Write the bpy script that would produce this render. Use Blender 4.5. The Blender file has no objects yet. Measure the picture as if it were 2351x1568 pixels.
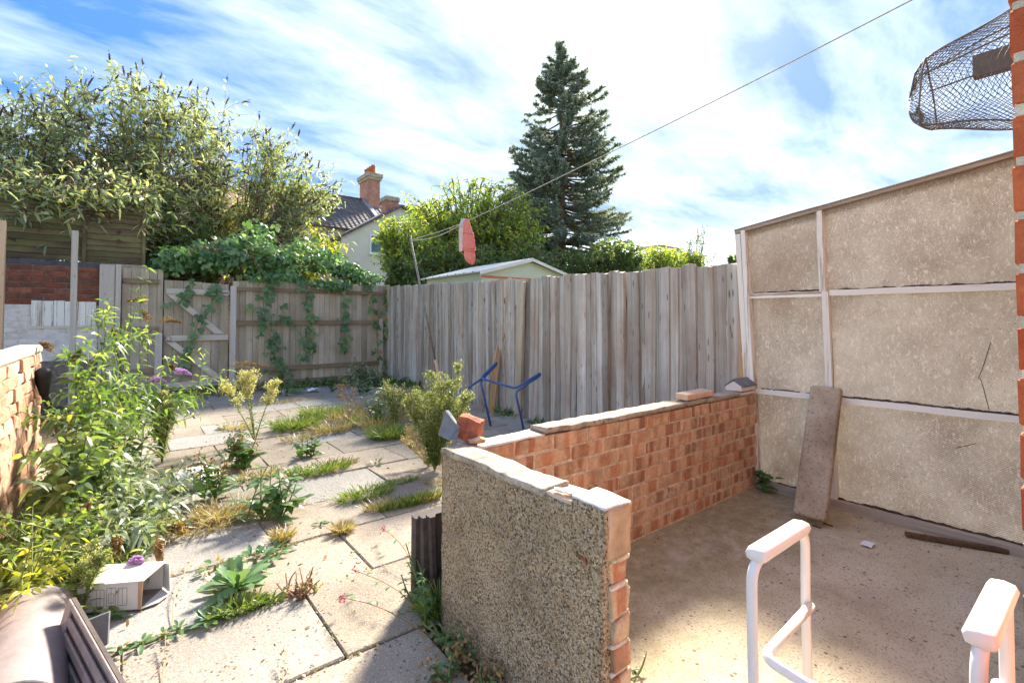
import bpy, math, random
import numpy as np
from mathutils import Vector, Matrix, Euler

# ------------------------------------------------------------------ camera, sky, sun, exposure
scene = bpy.context.scene
W0, H0, FPX = 2351.0, 1568.0, 1110.0
PITCH, YAW, CAMZ = math.radians(1.4), math.radians(38.3), 1.15
SHIFT = -math.tan(PITCH) - (784 - 735) / FPX
cam_d = bpy.data.cameras.new('camera'); cam = bpy.data.objects.new('camera', cam_d)
scene.collection.objects.link(cam); scene.camera = cam
cam_d.sensor_width = 36.0; cam_d.lens = 36.0 * FPX / W0; cam_d.shift_y = SHIFT * FPX / W0
cam_d.clip_start = 0.02; cam_d.clip_end = 2000
cam.location = (0, 0, CAMZ); cam.rotation_euler = (math.pi / 2 + PITCH, 0, -YAW)

SUN_EL, SUN_AZ = math.radians(35), math.radians(52)      # azimuth clockwise from +Y
sun_dir = Vector((math.sin(SUN_AZ) * math.cos(SUN_EL), math.cos(SUN_AZ) * math.cos(SUN_EL), math.sin(SUN_EL)))
world = bpy.data.worlds.new('World'); scene.world = world; world.use_nodes = True
wt = world.node_tree; wt.nodes.clear()
sun_d = bpy.data.lights.new('sun', 'SUN'); sun_d.energy = 1.5; sun_d.angle = math.radians(10); sun_d.color = (1.0, 0.92, 0.79)
sun = bpy.data.objects.new('sun', sun_d); scene.collection.objects.link(sun)
sun.rotation_euler = (-sun_dir).to_track_quat('-Z', 'Y').to_euler(); sun.location = (20, 5, 20)
vs = scene.view_settings
vs.view_transform = 'Standard'; vs.look = 'None'; vs.gamma = 1.0; vs.use_curve_mapping = False; vs.exposure = 3.78
scene.cycles.use_denoising = True
scene.cycles.max_bounces = 8; scene.cycles.diffuse_bounces = 5; scene.cycles.transparent_max_bounces = 12
scene.cycles.sample_clamp_indirect = 8.0

# ------------------------------------------------------------------ node helpers
def nd(nt, t, props=None, **kw):
    n = nt.nodes.new('ShaderNode' + t)
    for k, v in (props or {}).items(): setattr(n, k, v)
    for k, v in kw.items():
        s = n.inputs[int(k[1:])] if k[0] == 'i' and k[1:].isdigit() else n.inputs[k.replace('_', ' ')]
        if hasattr(v, 'is_linked'): nt.links.new(v, s)
        else:
            if isinstance(v, (tuple, list)) and len(v) == 3 and s.type == 'RGBA': v = (*v, 1)
            s.default_value = v
    return n
def ramp(nt, fac, stops, interp='LINEAR'):
    n = nt.nodes.new('ShaderNodeValToRGB'); cr = n.color_ramp; cr.interpolation = interp
    while len(cr.elements) < len(stops): cr.elements.new(0.5)
    for e, (p, c) in zip(cr.elements, stops):
        e.position = p; e.color = (*c, 1) if not isinstance(c, (int, float)) else (c, c, c, 1)
    nt.links.new(fac, n.inputs[0]); return n.outputs[0]
def mixc(nt, fac, a, b, blend='MIX'):
    n = nt.nodes.new('ShaderNodeMix'); n.data_type = 'RGBA'; n.blend_type = blend
    for s, v in ((n.inputs[0], fac), (n.inputs[6], a), (n.inputs[7], b)):
        if hasattr(v, 'is_linked'): nt.links.new(v, s)
        else: s.default_value = (*v, 1) if isinstance(v, (tuple, list)) and len(v) == 3 else v
    return n.outputs[2]
def mth(nt, op, a, b=0.5, clamp=False):
    n = nt.nodes.new('ShaderNodeMath'); n.operation = op; n.use_clamp = clamp
    for s, v in ((n.inputs[0], a), (n.inputs[1], b)):
        if hasattr(v, 'is_linked'): nt.links.new(v, s)
        else: s.default_value = v
    return n.outputs[0]
def vmul(nt, v, m):
    n = nd(nt, 'VectorMath', {'operation': 'MULTIPLY'}, i0=v); n.inputs[1].default_value = m; return n.outputs[0]
def noise(nt, vec, scale, detail=5, rough=0.6, dist=0.0, color=False):
    n = nd(nt, 'TexNoise', None, Vector=vec, Scale=scale, Detail=detail, Roughness=rough, Distortion=dist)
    return n.outputs[1] if color else n.outputs[0]
def voro(nt, vec, scale, feature='F1', out='Distance', rnd=1.0):
    n = nd(nt, 'TexVoronoi', {'feature': feature}, Vector=vec, Scale=scale, Randomness=rnd); return n.outputs[out]
def coords(nt, rand=0.0):
    """object coordinates, shifted per object so that copies of one mesh do not repeat"""
    c = nd(nt, 'TexCoord').outputs['Object']
    if not rand: return c
    r = nd(nt, 'ObjectInfo').outputs['Random']
    k = nd(nt, 'CombineXYZ', None, X=mth(nt, 'MULTIPLY', r, rand), Y=mth(nt, 'MULTIPLY', r, rand * 1.7), Z=mth(nt, 'MULTIPLY', r, rand * 0.6)).outputs[0]
    return nd(nt, 'VectorMath', {'operation': 'ADD'}, i0=c, i1=k).outputs[0]
def orand(nt): return nd(nt, 'ObjectInfo').outputs['Random']
MATS = {}
def finish(nt, col, rough=0.8, bump=None, bstr=0.4, bdist=0.01, spec=0.35, metal=0.0, **kw):
    b = nd(nt, 'BsdfPrincipled', None, Base_Color=col, Roughness=rough, Metallic=metal)
    b.inputs['Specular IOR Level'].default_value = spec
    for k, v in kw.items():
        s = b.inputs[k.replace('_', ' ')]
        if hasattr(v, 'is_linked'): nt.links.new(v, s)
        else: s.default_value = v
    if bump is not None:
        bn = nd(nt, 'Bump', None, Strength=bstr, Distance=bdist, Height=bump); nt.links.new(bn.outputs[0], b.inputs['Normal'])
    o = nt.nodes.new('ShaderNodeOutputMaterial'); nt.links.new(b.outputs[0], o.inputs[0]); return b
def newmat(name):
    m = bpy.data.materials.new(name); m.use_nodes = True; m.node_tree.nodes.clear(); MATS[name] = m; return m, m.node_tree

# ------------------------------------------------------------------ the sky: clear blue with streaks of high cloud
sky = nd(wt, 'TexSky', {'sky_type': 'NISHITA', 'sun_disc': False, 'sun_elevation': SUN_EL, 'sun_rotation': SUN_AZ, 'air_density': 1.0, 'dust_density': 1.2, 'ozone_density': 2.2})
dv = nd(wt, 'TexCoord').outputs['Generated']
sp = nd(wt, 'SeparateXYZ', None, Vector=dv)
zz = mth(wt, 'ADD', mth(wt, 'MAXIMUM', sp.outputs[2], 0.0), 0.22)
pl = nd(wt, 'CombineXYZ', None, X=mth(wt, 'DIVIDE', sp.outputs[0], zz), Y=mth(wt, 'DIVIDE', sp.outputs[1], zz), Z=0.0).outputs[0]
mp = nd(wt, 'Mapping', None, Vector=pl); mp.inputs['Rotation'].default_value = (0, 0, math.radians(68)); mp.inputs['Location'].default_value = (3.4, 4.6, 0); mp.inputs['Scale'].default_value = (0.8, 1.7, 1.0)
n1 = noise(wt, mp.outputs[0], 2.8, 9, 0.60, 0.25); n2 = noise(wt, mp.outputs[0], 0.7, 3, 0.5, 0.2)
cl = ramp(wt, mth(wt, 'ADD', mth(wt, 'MULTIPLY', n1, 0.62), mth(wt, 'MULTIPLY', n2, 0.5)), [(0.44, 0.0), (0.61, 0.11), (0.82, 0.30)])
hz = ramp(wt, sp.outputs[2], [(0.0, 0.75), (0.06, 0.28), (0.22, 0.0)])
sdn = nd(wt, 'VectorMath', {'operation': 'DOT_PRODUCT'}, i0=dv); sdn.inputs[1].default_value = sun_dir
glow = ramp(wt, sdn.outputs['Value'], [(0.70, 0.0), (0.95, 0.03), (1.0, 0.08)])      # thin bright haze round the sun
inv = lambda v: mth(wt, 'SUBTRACT', 1.0, v)
cover = inv(mth(wt, 'MULTIPLY', mth(wt, 'MULTIPLY', inv(cl), inv(hz)), inv(glow)))
bw = nd(wt, 'RGBToBW', None, Color=sky.outputs[0]).outputs[0]
k_ = mth(wt, 'DIVIDE', 1.0, mth(wt, 'ADD', 0.62, mth(wt, 'MULTIPLY', bw, 0.70)))
skyc = mixc(wt, 1.0, mixc(wt, 1.0, sky.outputs[0], nd(wt, 'CombineColor', None, Red=k_, Green=k_, Blue=k_).outputs[0], 'MULTIPLY'), (0.118, 0.215, 0.32), 'MULTIPLY')
cloudc = (3.2, 3.15, 2.95)
bg = nd(wt, 'Background', None, Color=mixc(wt, cover, skyc, cloudc), Strength=0.135)
wo = wt.nodes.new('ShaderNodeOutputWorld'); wt.links.new(bg.outputs[0], wo.inputs[0])

# ------------------------------------------------------------------ placing: a pixel of the photograph (at 2351 wide) and a plane give a point of the place
_c, _s = math.cos(YAW), math.sin(YAW)
def ray(x, y):
    a = (x - W0 / 2) / FPX; b = (H0 / 2 - y) / FPX + SHIFT
    dy = math.cos(PITCH) - b * math.sin(PITCH); dz = math.sin(PITCH) + b * math.cos(PITCH)
    return Vector((_c * a + _s * dy, -_s * a + _c * dy, dz))
def on(x, y, ax, val):
    d = ray(x, y); i = 'xyz'.index(ax); o = Vector((0, 0, CAMZ)); return o + d * ((val - o[i]) / d[i])
def gp(x, y, z=0.0): return on(x, y, 'z', z)

# ------------------------------------------------------------------ object helpers
COL = scene.collection
def obj(name, me, mat=None, parent=None, loc=None, rot=None, scale=None, world=True, kind=None):
    o = bpy.data.objects.new(name, me); COL.objects.link(o)
    if mat is not None and not me.materials: me.materials.append(MATS[mat])
    l = Vector(loc) if loc is not None else Vector((0, 0, 0))
    if parent is not None:
        o.parent = parent
        if world:
            q = parent
            while q is not None: l = l - q.location; q = q.parent
    o.location = l
    if rot is not None: o.rotation_euler = rot
    if scale is not None: o.scale = scale
    if kind: o['kind'] = kind
    return o
def tag(o, label, cat, group=None, kind=None):
    o['label'] = label; o['category'] = cat
    if group: o['group'] = group
    o['kind'] = kind or o.get('kind', 'thing')
    return o
def thing(name, label, cat, loc=(0, 0, 0), group=None):
    o = bpy.data.objects.new(name, None); COL.objects.link(o); o.location = loc; o.empty_display_size = 0.1
    return tag(o, label, cat, group)
def raw_mesh(name, v, f, mat=None, smooth=False):
    """v: (n,3), f: (m,3) or (m,4) index array"""
    v = np.asarray(v, np.float32); f = np.asarray(f, np.int32); k = f.shape[1]
    me = bpy.data.meshes.new(name); me.vertices.add(len(v)); me.vertices.foreach_set('co', v.ravel())
    me.loops.add(f.size); me.loops.foreach_set('vertex_index', f.ravel())
    me.polygons.add(len(f)); me.polygons.foreach_set('loop_start', np.arange(0, f.size, k, dtype=np.int32))
    me.polygons.foreach_set('loop_total', np.full(len(f), k, np.int32))
    if smooth: me.polygons.foreach_set('use_smooth', np.ones(len(f), bool))
    me.update(calc_edges=True)
    if mat: me.materials.append(MATS[mat])
    return me
class MB:
    """collects shapes for ONE mesh"""
    def __init__(self): self.v = []; self.f = []
    def add(self, v, f):
        b = len(self.v); self.v += [tuple(p) for p in v]; self.f += [tuple(i + b for i in q) for q in f]; return self
    def box(self, lo, hi):
        (a, b, c), (d, e, g) = lo, hi
        return self.add([(a, b, c), (d, b, c), (d, e, c), (a, e, c), (a, b, g), (d, b, g), (d, e, g), (a, e, g)],
                        [(0, 3, 2, 1), (4, 5, 6, 7), (0, 1, 5, 4), (1, 2, 6, 5), (2, 3, 7, 6), (3, 0, 4, 7)])
    def hexa(self, p):      # eight points: bottom four, top four
        return self.add(p, [(0, 3, 2, 1), (4, 5, 6, 7), (0, 1, 5, 4), (1, 2, 6, 5), (2, 3, 7, 6), (3, 0, 4, 7)])
    def bar(self, a, b, w, t, up=(0, 0, 1)):
        a, b = Vector(a), Vector(b); d = (b - a).normalized(); s = d.cross(Vector(up))
        s = s.normalized() if s.length > 1e-5 else Vector((1, 0, 0)); n = s.cross(d).normalized()
        s, n = s * w / 2, n * t / 2
        return self.hexa([a - s - n, a + s - n, a + s + n, a - s + n, b - s - n, b + s - n, b + s + n, b - s + n])
    def prism(self, poly, ext):
        n = len(poly); ext = Vector(ext); p = [Vector(q) for q in poly]
        return self.add(p + [q + ext for q in p], [tuple(range(n - 1, -1, -1)), tuple(range(n, 2 * n))] + [(i, (i + 1) % n, n + (i + 1) % n, n + i) for i in range(n)])
    def tube(self, pts, r, n=8, cap=True):
        v, f = tube_arrays(pts, r, n, cap); return self.add(v, f)
    def mesh(self, name, mat=None, smooth=False):
        me = bpy.data.meshes.new(name); me.from_pydata([tuple(q) for q in self.v], [], self.f)
        if smooth: me.polygons.foreach_set('use_smooth', np.ones(len(self.f), bool))
        me.update()
        if mat: me.materials.append(MATS[mat])
        return me
    def build(self, name, mat, parent=None, smooth=False, bevel=0.0, seg=1, kind=None):
        o = obj(name, self.mesh(name, mat, smooth), None, parent, kind=kind)
        if bevel:
            m = o.modifiers.new('bevel', 'BEVEL'); m.width = bevel; m.segments = seg; m.limit_method = 'ANGLE'; m.angle_limit = 0.6
        return o
def tube_arrays(pts, r, n=8, cap=True):
    pts = [Vector(p) for p in pts]; m = len(pts); r = list(r) if hasattr(r, '__len__') else [r] * m
    v = []; f = []; ref = None
    for i, p in enumerate(pts):
        d = (pts[min(i + 1, m - 1)] - pts[max(i - 1, 0)]).normalized()
        if ref is None: ref = d.orthogonal().normalized()
        ref = (ref - d * ref.dot(d)); ref = ref.normalized() if ref.length > 1e-6 else d.orthogonal().normalized()
        b = d.cross(ref)
        for k in range(n):
            a = 2 * math.pi * k / n; v.append(p + ref * (math.cos(a) * r[i]) + b * (math.sin(a) * r[i]))
    for i in range(m - 1):
        for k in range(n):
            f.append((i * n + k, i * n + (k + 1) % n, (i + 1) * n + (k + 1) % n, (i + 1) * n + k))
    if cap: f.append(tuple(range(n - 1, -1, -1))); f.append(tuple((m - 1) * n + k for k in range(n)))
    return v, f
def smooth_path(pts, n=6):
    """Catmull-Rom through the points"""
    P = [Vector(p) for p in pts]; P = [P[0] * 2 - P[1]] + P + [P[-1] * 2 - P[-2]]; out = []
    for i in range(1, len(P) - 2):
        a, b, c, d = P[i - 1:i + 3]
        for k in range(n):
            t = k / n; out.append(0.5 * ((2 * b) + (c - a) * t + (2 * a - 5 * b + 4 * c - d) * t * t + (3 * b - a - 3 * c + d) * t ** 3))
    out.append(P[-2]); return out
def round_path(pts, r, n=5):
    """polyline with rounded corners"""
    P = [Vector(p) for p in pts]; out = [P[0]]
    for i in range(1, len(P) - 1):
        a = (P[i - 1] - P[i]); b = (P[i + 1] - P[i]); rr = min(r, a.length * 0.45, b.length * 0.45)
        p0 = P[i] + a.normalized() * rr; p2 = P[i] + b.normalized() * rr
        for k in range(n + 1):
            t = k / n; out.append(p0 * (1 - t) ** 2 + P[i] * 2 * t * (1 - t) + p2 * t * t)
    out.append(P[-1]); return out
_bc = {}
def block(lx, ly, lz, ch=0.006, jit=0.0, seed=0, key=''):
    """chamfered block centred on the origin, uneven by jit; 44 triangles; shared between alike pieces"""
    k = (round(lx, 4), round(ly, 4), round(lz, 4), ch, jit, seed, key)
    if k in _bc: return _bc[k]
    rnd = random.Random(hash(k[:6]) & 0xffff)
    h = (lx / 2, ly / 2, lz / 2); v = []; idx = {}
    for sx in (-1, 1):
        for sy in (-1, 1):
            for sz in (-1, 1):
                j = [rnd.uniform(-jit, jit) for _ in range(3)]; c = ch * rnd.uniform(0.6, 1.5)
                for a in range(3):
                    p = [sx * h[0] + j[0], sy * h[1] + j[1], sz * h[2] + j[2]]
                    for b in range(3):
                        if b != a: p[b] -= (sx, sy, sz)[b] * c
                    idx[(sx, sy, sz, a)] = len(v); v.append(p)
    f = []
    for a in range(3):
        b, c = (a + 1) % 3, (a + 2) % 3
        for s in (-1, 1):
            q = []
            for (u, w) in ((-1, -1), (1, -1), (1, 1), (-1, 1)):
                t = [0, 0, 0]; t[a] = s; t[b] = u; t[c] = w; q.append(idx[(*t, a)])
            f.append(tuple(q if s > 0 else q[::-1]))
    for a in range(3):
        b, c = (a + 1) % 3, (a + 2) % 3
        for u in (-1, 1):
            for w in (-1, 1):
                t = [0, 0, 0]; t[b] = u; t[c] = w; q = []
                for s in (-1, 1):
                    t[a] = s; q.append((idx[(*t, b)], idx[(*t, c)]))
                f.append((q[0][0], q[0][1], q[1][1], q[1][0]) if u * w < 0 else (q[0][0], q[1][0], q[1][1], q[0][1]))
    for key3 in [(x, y, z) for x in (-1, 1) for y in (-1, 1) for z in (-1, 1)]:
        q = tuple(idx[(*key3, a)] for a in range(3)); f.append(q if key3[0] * key3[1] * key3[2] > 0 else q[::-1])
    me = bpy.data.meshes.new('block'); me.from_pydata(v, [], f); me.update(); _bc[k] = me; return me

# ------------------------------------------------------------------ materials
def m_plain(name, col, rough=0.6, var=0.12, scale=12, bstr=0.15, bd=0.004, spec=0.35, rand=3.0, metal=0.0, detail=5, objvar=0.0):
    m, nt = newmat(name); c = coords(nt, rand); n = noise(nt, c, scale, detail, 0.65)
    lo = tuple(x * (1 - var) for x in col); hi = tuple(min(1, x * (1 + var)) for x in col)
    k = ramp(nt, n, [(0.3, lo), (0.7, hi)])
    if objvar:
        k = nd(nt, 'HueSaturation', None, Hue=0.5, Saturation=1.0, Value=mth(nt, 'ADD', mth(nt, 'MULTIPLY', orand(nt), 2 * objvar), 1 - objvar), Color=k).outputs[0]
    finish(nt, k, rough, noise(nt, c, scale * 4, 4), bstr, bd, spec, metal); return m
def m_wood(name, stops, axis='z', grain=1.0, knots=0.5, stain=None, stain_scale=1.2, rough=0.85, objvar=0.22, bstr=0.5, spec=0.2, flake=None):
    """weathered timber; the grain runs along axis"""
    m, nt = newmat(name); c = coords(nt, 9.0)
    st = {'x': (1.2, 42, 42), 'y': (42, 1.2, 42), 'z': (42, 42, 1.2)}[axis]
    g = noise(nt, vmul(nt, c, tuple(s * grain for s in st)), 1.0, 6, 0.7, 0.4)
    g2 = noise(nt, vmul(nt, c, tuple(s * 0.22 * grain for s in st)), 1.0, 3, 0.5)
    k = ramp(nt, mth(nt, 'ADD', mth(nt, 'MULTIPLY', g, 0.6), mth(nt, 'MULTIPLY', g2, 0.4)), stops)
    if knots:
        sc = {'x': (7, 22, 22), 'y': (22, 7, 22), 'z': (22, 22, 7)}[axis]
        kn = voro(nt, vmul(nt, c, sc), 1.0)
        k = mixc(nt, mth(nt, 'MULTIPLY', ramp(nt, kn, [(0.0, 1.0), (0.11, 0.85), (0.17, 0.0)]), knots), k, tuple(x * 0.28 for x in stops[0][1]))
    if stain:
        sn = noise(nt, c, stain_scale, 5, 0.65)
        k = mixc(nt, ramp(nt, sn, [(0.42, 0.0), (0.68, 0.85)]), k, stain)
    if flake:      # flaking paint: bare wood shows
        fl = noise(nt, vmul(nt, c, tuple(s * 0.5 for s in st)), 1.0, 8, 0.75)
        k = mixc(nt, ramp(nt, fl, [(0.52, 0.0), (0.58, 1.0)]), flake, k)
    k = nd(nt, 'HueSaturation', None, Hue=0.5, Saturation=1.0, Value=mth(nt, 'ADD', mth(nt, 'MULTIPLY', orand(nt), 2 * objvar), 1 - objvar), Color=k).outputs[0]
    finish(nt, k, rough, g, bstr, 0.004, spec); return m
def m_brick(name, stops, kiss=None, rough=0.9, dirt=None, dirt_amt=0.5, bstr=0.5, salt=None, kscale=14.0):
    m, nt = newmat(name); c = coords(nt, 13.0)
    k = ramp(nt, orand(nt), stops)
    if kiss:       # pale bands left where bricks were stacked in the kiln
        x = nd(nt, 'SeparateXYZ', None, Vector=c).outputs[0]
        w = noise(nt, nd(nt, 'CombineXYZ', None, X=mth(nt, 'MULTIPLY', x, kscale)).outputs[0], 1.0, 1, 0.4)
        w = mth(nt, 'ADD', w, mth(nt, 'MULTIPLY', noise(nt, c, 60, 3), 0.08))
        k = mixc(nt, ramp(nt, w, [(0.50, 0.0), (0.56, 0.9)]), k, kiss)
    fine = noise(nt, c, 38, 6, 0.7)
    k = mixc(nt, 0.55, k, ramp(nt, fine, [(0.25, 0.25), (0.75, 0.95)]), 'SOFT_LIGHT')
    if dirt: k = mixc(nt, mth(nt, 'MULTIPLY', ramp(nt, noise(nt, c, 9, 6, 0.7), [(0.45, 0.0), (0.65, 1.0)]), dirt_amt), k, dirt)
    if salt: k = mixc(nt, ramp(nt, noise(nt, c, 16, 7, 0.75), [(0.56, 0.0), (0.68, 0.8)]), k, salt)
    finish(nt, k, rough, mth(nt, 'ADD', fine, noise(nt, c, 140, 3)), bstr, 0.006, 0.2); return m
def m_leaf(name, stops, trans=0.35, rough=0.45, spec=0.5, vein=0.0, tr_tint=(1.4, 1.38, 0.6)):
    m, nt = newmat(name)
    r = nd(nt, 'NewGeometry').outputs['Random Per Island']
    if vein: r = mth(nt, 'FRACT', mth(nt, 'ADD', mth(nt, 'MULTIPLY', orand(nt), 7.3), 0.0))
    k = ramp(nt, r, stops)
    n = noise(nt, nd(nt, 'TexCoord').outputs['Object'], 40 if vein else 3.0, 3)
    k = mixc(nt, 0.35, k, ramp(nt, n, [(0.3, 0.3), (0.7, 0.8)]), 'SOFT_LIGHT')
    b = nd(nt, 'BsdfPrincipled', None, Base_Color=k, Roughness=rough); b.inputs['Specular IOR Level'].default_value = spec
    t = nd(nt, 'BsdfTranslucent', None, Color=mixc(nt, 1.0, k, tr_tint, 'MULTIPLY'))
    mx = nd(nt, 'MixShader', None, i0=trans, i1=b.outputs[0], i2=t.outputs[0])
    o = nt.nodes.new('ShaderNodeOutputMaterial'); nt.links.new(mx.outputs[0], o.inputs[0]); return m

# --- ground and floors
m, nt = newmat('soil'); c = coords(nt)
finish(nt, ramp(nt, noise(nt, c, 14, 8, 0.7), [(0.3, (0.05, 0.036, 0.024)), (0.55, (0.13, 0.095, 0.06)), (0.75, (0.24, 0.18, 0.12))]), 0.95, noise(nt, c, 60, 6, 0.75), 0.9, 0.02, 0.1)
m, nt = newmat('far_grass'); c = coords(nt)
finish(nt, ramp(nt, noise(nt, c, 2.5, 8, 0.7), [(0.3, (0.035, 0.06, 0.018)), (0.7, (0.10, 0.13, 0.04))]), 0.95, noise(nt, c, 30, 5), 0.6, 0.05, 0.1)
m, nt = newmat('slab'); c = coords(nt, 11.0)
k = ramp(nt, noise(nt, c, 2.2, 5, 0.6), [(0.30, (0.258, 0.210, 0.155)), (0.52, (0.335, 0.277, 0.206)), (0.72, (0.398, 0.338, 0.260))])
k = nd(nt, 'HueSaturation', None, Hue=0.5, Saturation=1.0, Value=mth(nt, 'ADD', mth(nt, 'MULTIPLY', mth(nt, 'FRACT', mth(nt, 'MULTIPLY', orand(nt), 7.7)), 0.34), 0.80), Color=k).outputs[0]
k = mixc(nt, ramp(nt, orand(nt), [(0.70, 0.0), (0.80, 0.5), (1.0, 0.7)]), k, (0.31, 0.32, 0.31))
k = mixc(nt, ramp(nt, noise(nt, c, 120, 3, 0.6), [(0.34, 0.65), (0.48, 0.0)]), k, (0.19, 0.155, 0.12))
k = mixc(nt, ramp(nt, noise(nt, c, 140, 3, 0.6), [(0.54, 0.0), (0.66, 0.45)]), k, (0.64, 0.60, 0.54))
spots = mth(nt, 'MULTIPLY', ramp(nt, mth(nt, 'ADD', voro(nt, c, 44), mth(nt, 'MULTIPLY', noise(nt, c, 60, 3), 0.25)), [(0.27, 1.0), (0.40, 0.0)]), ramp(nt, noise(nt, c, 4.5, 5), [(0.42, 0.0), (0.60, 1.0)]))
k = mixc(nt, mth(nt, 'MULTIPLY', spots, 0.85), k, (0.055, 0.05, 0.042))
k = mixc(nt, ramp(nt, noise(nt, c, 4.2, 6, 0.7), [(0.54, 0.0), (0.72, 0.5)]), k, (0.20, 0.16, 0.115))
finish(nt, k, 0.93, mth(nt, 'ADD', noise(nt, c, 120, 4, 0.7), mth(nt, 'MULTIPLY', noise(nt, c, 18, 4), 1.5)), 0.5, 0.006, 0.2)
m, nt = newmat('concrete_floor'); c = coords(nt)
k = ramp(nt, noise(nt, c, 2.0, 6, 0.65), [(0.30, (0.39, 0.325, 0.21)), (0.5, (0.55, 0.47, 0.32)), (0.72, (0.65, 0.58, 0.43))])
k = mixc(nt, ramp(nt, noise(nt, c, 110, 3, 0.6), [(0.30, 0.7), (0.46, 0.0)]), k, (0.13, 0.09, 0.055))
k = mixc(nt, ramp(nt, voro(nt, c, 75), [(0.16, 0.85), (0.30, 0.0)]), k, mixc(nt, voro(nt, c, 75, 'F1', 'Color'), (0.12, 0.07, 0.04), (0.62, 0.54, 0.42)))
k = mixc(nt, mth(nt, 'MULTIPLY', ramp(nt, voro(nt, c, 26), [(0.12, 0.9), (0.22, 0.0)]), ramp(nt, noise(nt, c, 6, 3), [(0.5, 0.0), (0.6, 1.0)])), k, (0.15, 0.085, 0.05))
sx = nd(nt, 'SeparateXYZ', None, Vector=c)      # moss where the floor stays damp beside the low brick wall
moss = mth(nt, 'MULTIPLY', ramp(nt, mth(nt, 'ADD', mth(nt, 'MULTIPLY', sx.outputs[1], 0.55), mth(nt, 'MULTIPLY', noise(nt, c, 3.2, 6, 0.7), 0.55)), [(0.72, 0.0), (0.98, 1.0)]),
           ramp(nt, noise(nt, c, 14, 6, 0.7), [(0.3, 0.25), (0.6, 1.0)]))
k = mixc(nt, mth(nt, 'MULTIPLY', moss, 0.75), k, (0.22, 0.185, 0.075))
k = mixc(nt, ramp(nt, noise(nt, c, 5.0, 6, 0.72), [(0.55, 0.0), (0.72, 0.6)]), k, (0.25, 0.20, 0.15))
k = mixc(nt, ramp(nt, noise(nt, vmul(nt, c, (1, 1.4, 1)), 1.7, 4, 0.6), [(0.58, 0.0), (0.74, 0.6)]), k, (0.56, 0.48, 0.40))
finish(nt, k, 0.92, mth(nt, 'ADD', noise(nt, c, 130, 4, 0.7), mth(nt, 'MULTIPLY', noise(nt, c, 20, 4), 1.2)), 0.55, 0.006, 0.22)
m, nt = newmat('pebbledash'); c = coords(nt)
pc = voro(nt, c, 175, 'F1', 'Color'); pdist = voro(nt, c, 175)
pv = nd(nt, 'SeparateColor', None, Color=pc)
k = ramp(nt, pv.outputs[0], [(0.0, (0.09, 0.058, 0.034)), (0.2, (0.36, 0.245, 0.135)), (0.45, (0.64, 0.47, 0.27)), (0.75, (0.75, 0.59, 0.38)), (1.0, (0.88, 0.80, 0.65))])
k = mixc(nt, ramp(nt, pdist, [(0.45, 0.0), (0.70, 0.6)]), k, (0.25, 0.175, 0.11))
k = mixc(nt, mth(nt, 'MULTIPLY', ramp(nt, noise(nt, c, 3.2, 6, 0.68), [(0.46, 0.0), (0.68, 1.0)]), 0.45), k, (0.12, 0.095, 0.06))
k = mixc(nt, mth(nt, 'MULTIPLY', ramp(nt, noise(nt, c, 1.6, 4, 0.6), [(0.5, 0.0), (0.7, 1.0)]), 0.35), k, (0.36, 0.22, 0.11))
hgt = ramp(nt, pdist, [(0.0, 1.0), (0.35, 0.8), (0.62, 0.0)])
finish(nt, k, 0.85, mth(nt, 'ADD', hgt, mth(nt, 'MULTIPLY', noise(nt, c, 25, 4), 1.0)), 1.0, 0.012, 0.3)
# --- masonry
m_brick('brick_fletton', [(0.0, (0.40, 0.155, 0.085)), (0.3, (0.50, 0.24, 0.13)), (0.55, (0.30, 0.13, 0.08)), (0.85, (0.54, 0.32, 0.19)), (1.0, (0.22, 0.125, 0.085))], kiss=(0.58, 0.39, 0.24), dirt=(0.17, 0.115, 0.075), dirt_amt=0.5, salt=(0.58, 0.47, 0.35), kscale=13)
m_brick('brick_crumbling', [(0.0, (0.48, 0.22, 0.13)), (0.4, (0.58, 0.33, 0.21)), (0.7, (0.62, 0.43, 0.30)), (1.0, (0.44, 0.19, 0.11))], dirt=(0.24, 0.12, 0.07), dirt_amt=0.5, bstr=1.0, salt=(0.70, 0.58, 0.46))
m_brick('brick_sooty', [(0.0, (0.19, 0.06, 0.038)), (0.4, (0.26, 0.085, 0.05)), (0.7, (0.15, 0.07, 0.05)), (1.0, (0.32, 0.12, 0.07))], dirt=(0.06, 0.04, 0.03), dirt_amt=0.7)
m_brick('brick_house', [(0.0, (0.46, 0.085, 0.03)), (0.4, (0.56, 0.13, 0.05)), (0.7, (0.40, 0.08, 0.035)), (1.0, (0.60, 0.17, 0.07))], dirt=(0.30, 0.06, 0.03), dirt_amt=0.5)
m_brick('brick_blue', [(0.0, (0.055, 0.06, 0.075)), (1.0, (0.09, 0.09, 0.105))], rough=0.6, dirt=(0.04, 0.04, 0.04))
m_brick('brick_painted', [(0.0, (0.66, 0.63, 0.58)), (1.0, (0.76, 0.74, 0.70))], rough=0.8, dirt=(0.36, 0.31, 0.26), dirt_amt=0.5, salt=(0.82, 0.8, 0.76))
m_plain('mortar', (0.60, 0.50, 0.375), 0.95, 0.4, 30, 0.7, 0.008, 0.15)
m_plain('mortar_pale', (0.64, 0.55, 0.43), 0.95, 0.3, 30, 0.7, 0.008, 0.15)
m_plain('mortar_dark', (0.20, 0.17, 0.14), 0.95, 0.4, 30, 0.7, 0.008, 0.15)
m, nt = newmat('cement_cap'); c = coords(nt, 5.0)
k = ramp(nt, noise(nt, c, 9, 7, 0.7), [(0.28, (0.20, 0.165, 0.12)), (0.5, (0.45, 0.38, 0.29)), (0.7, (0.62, 0.55, 0.46))])
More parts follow.
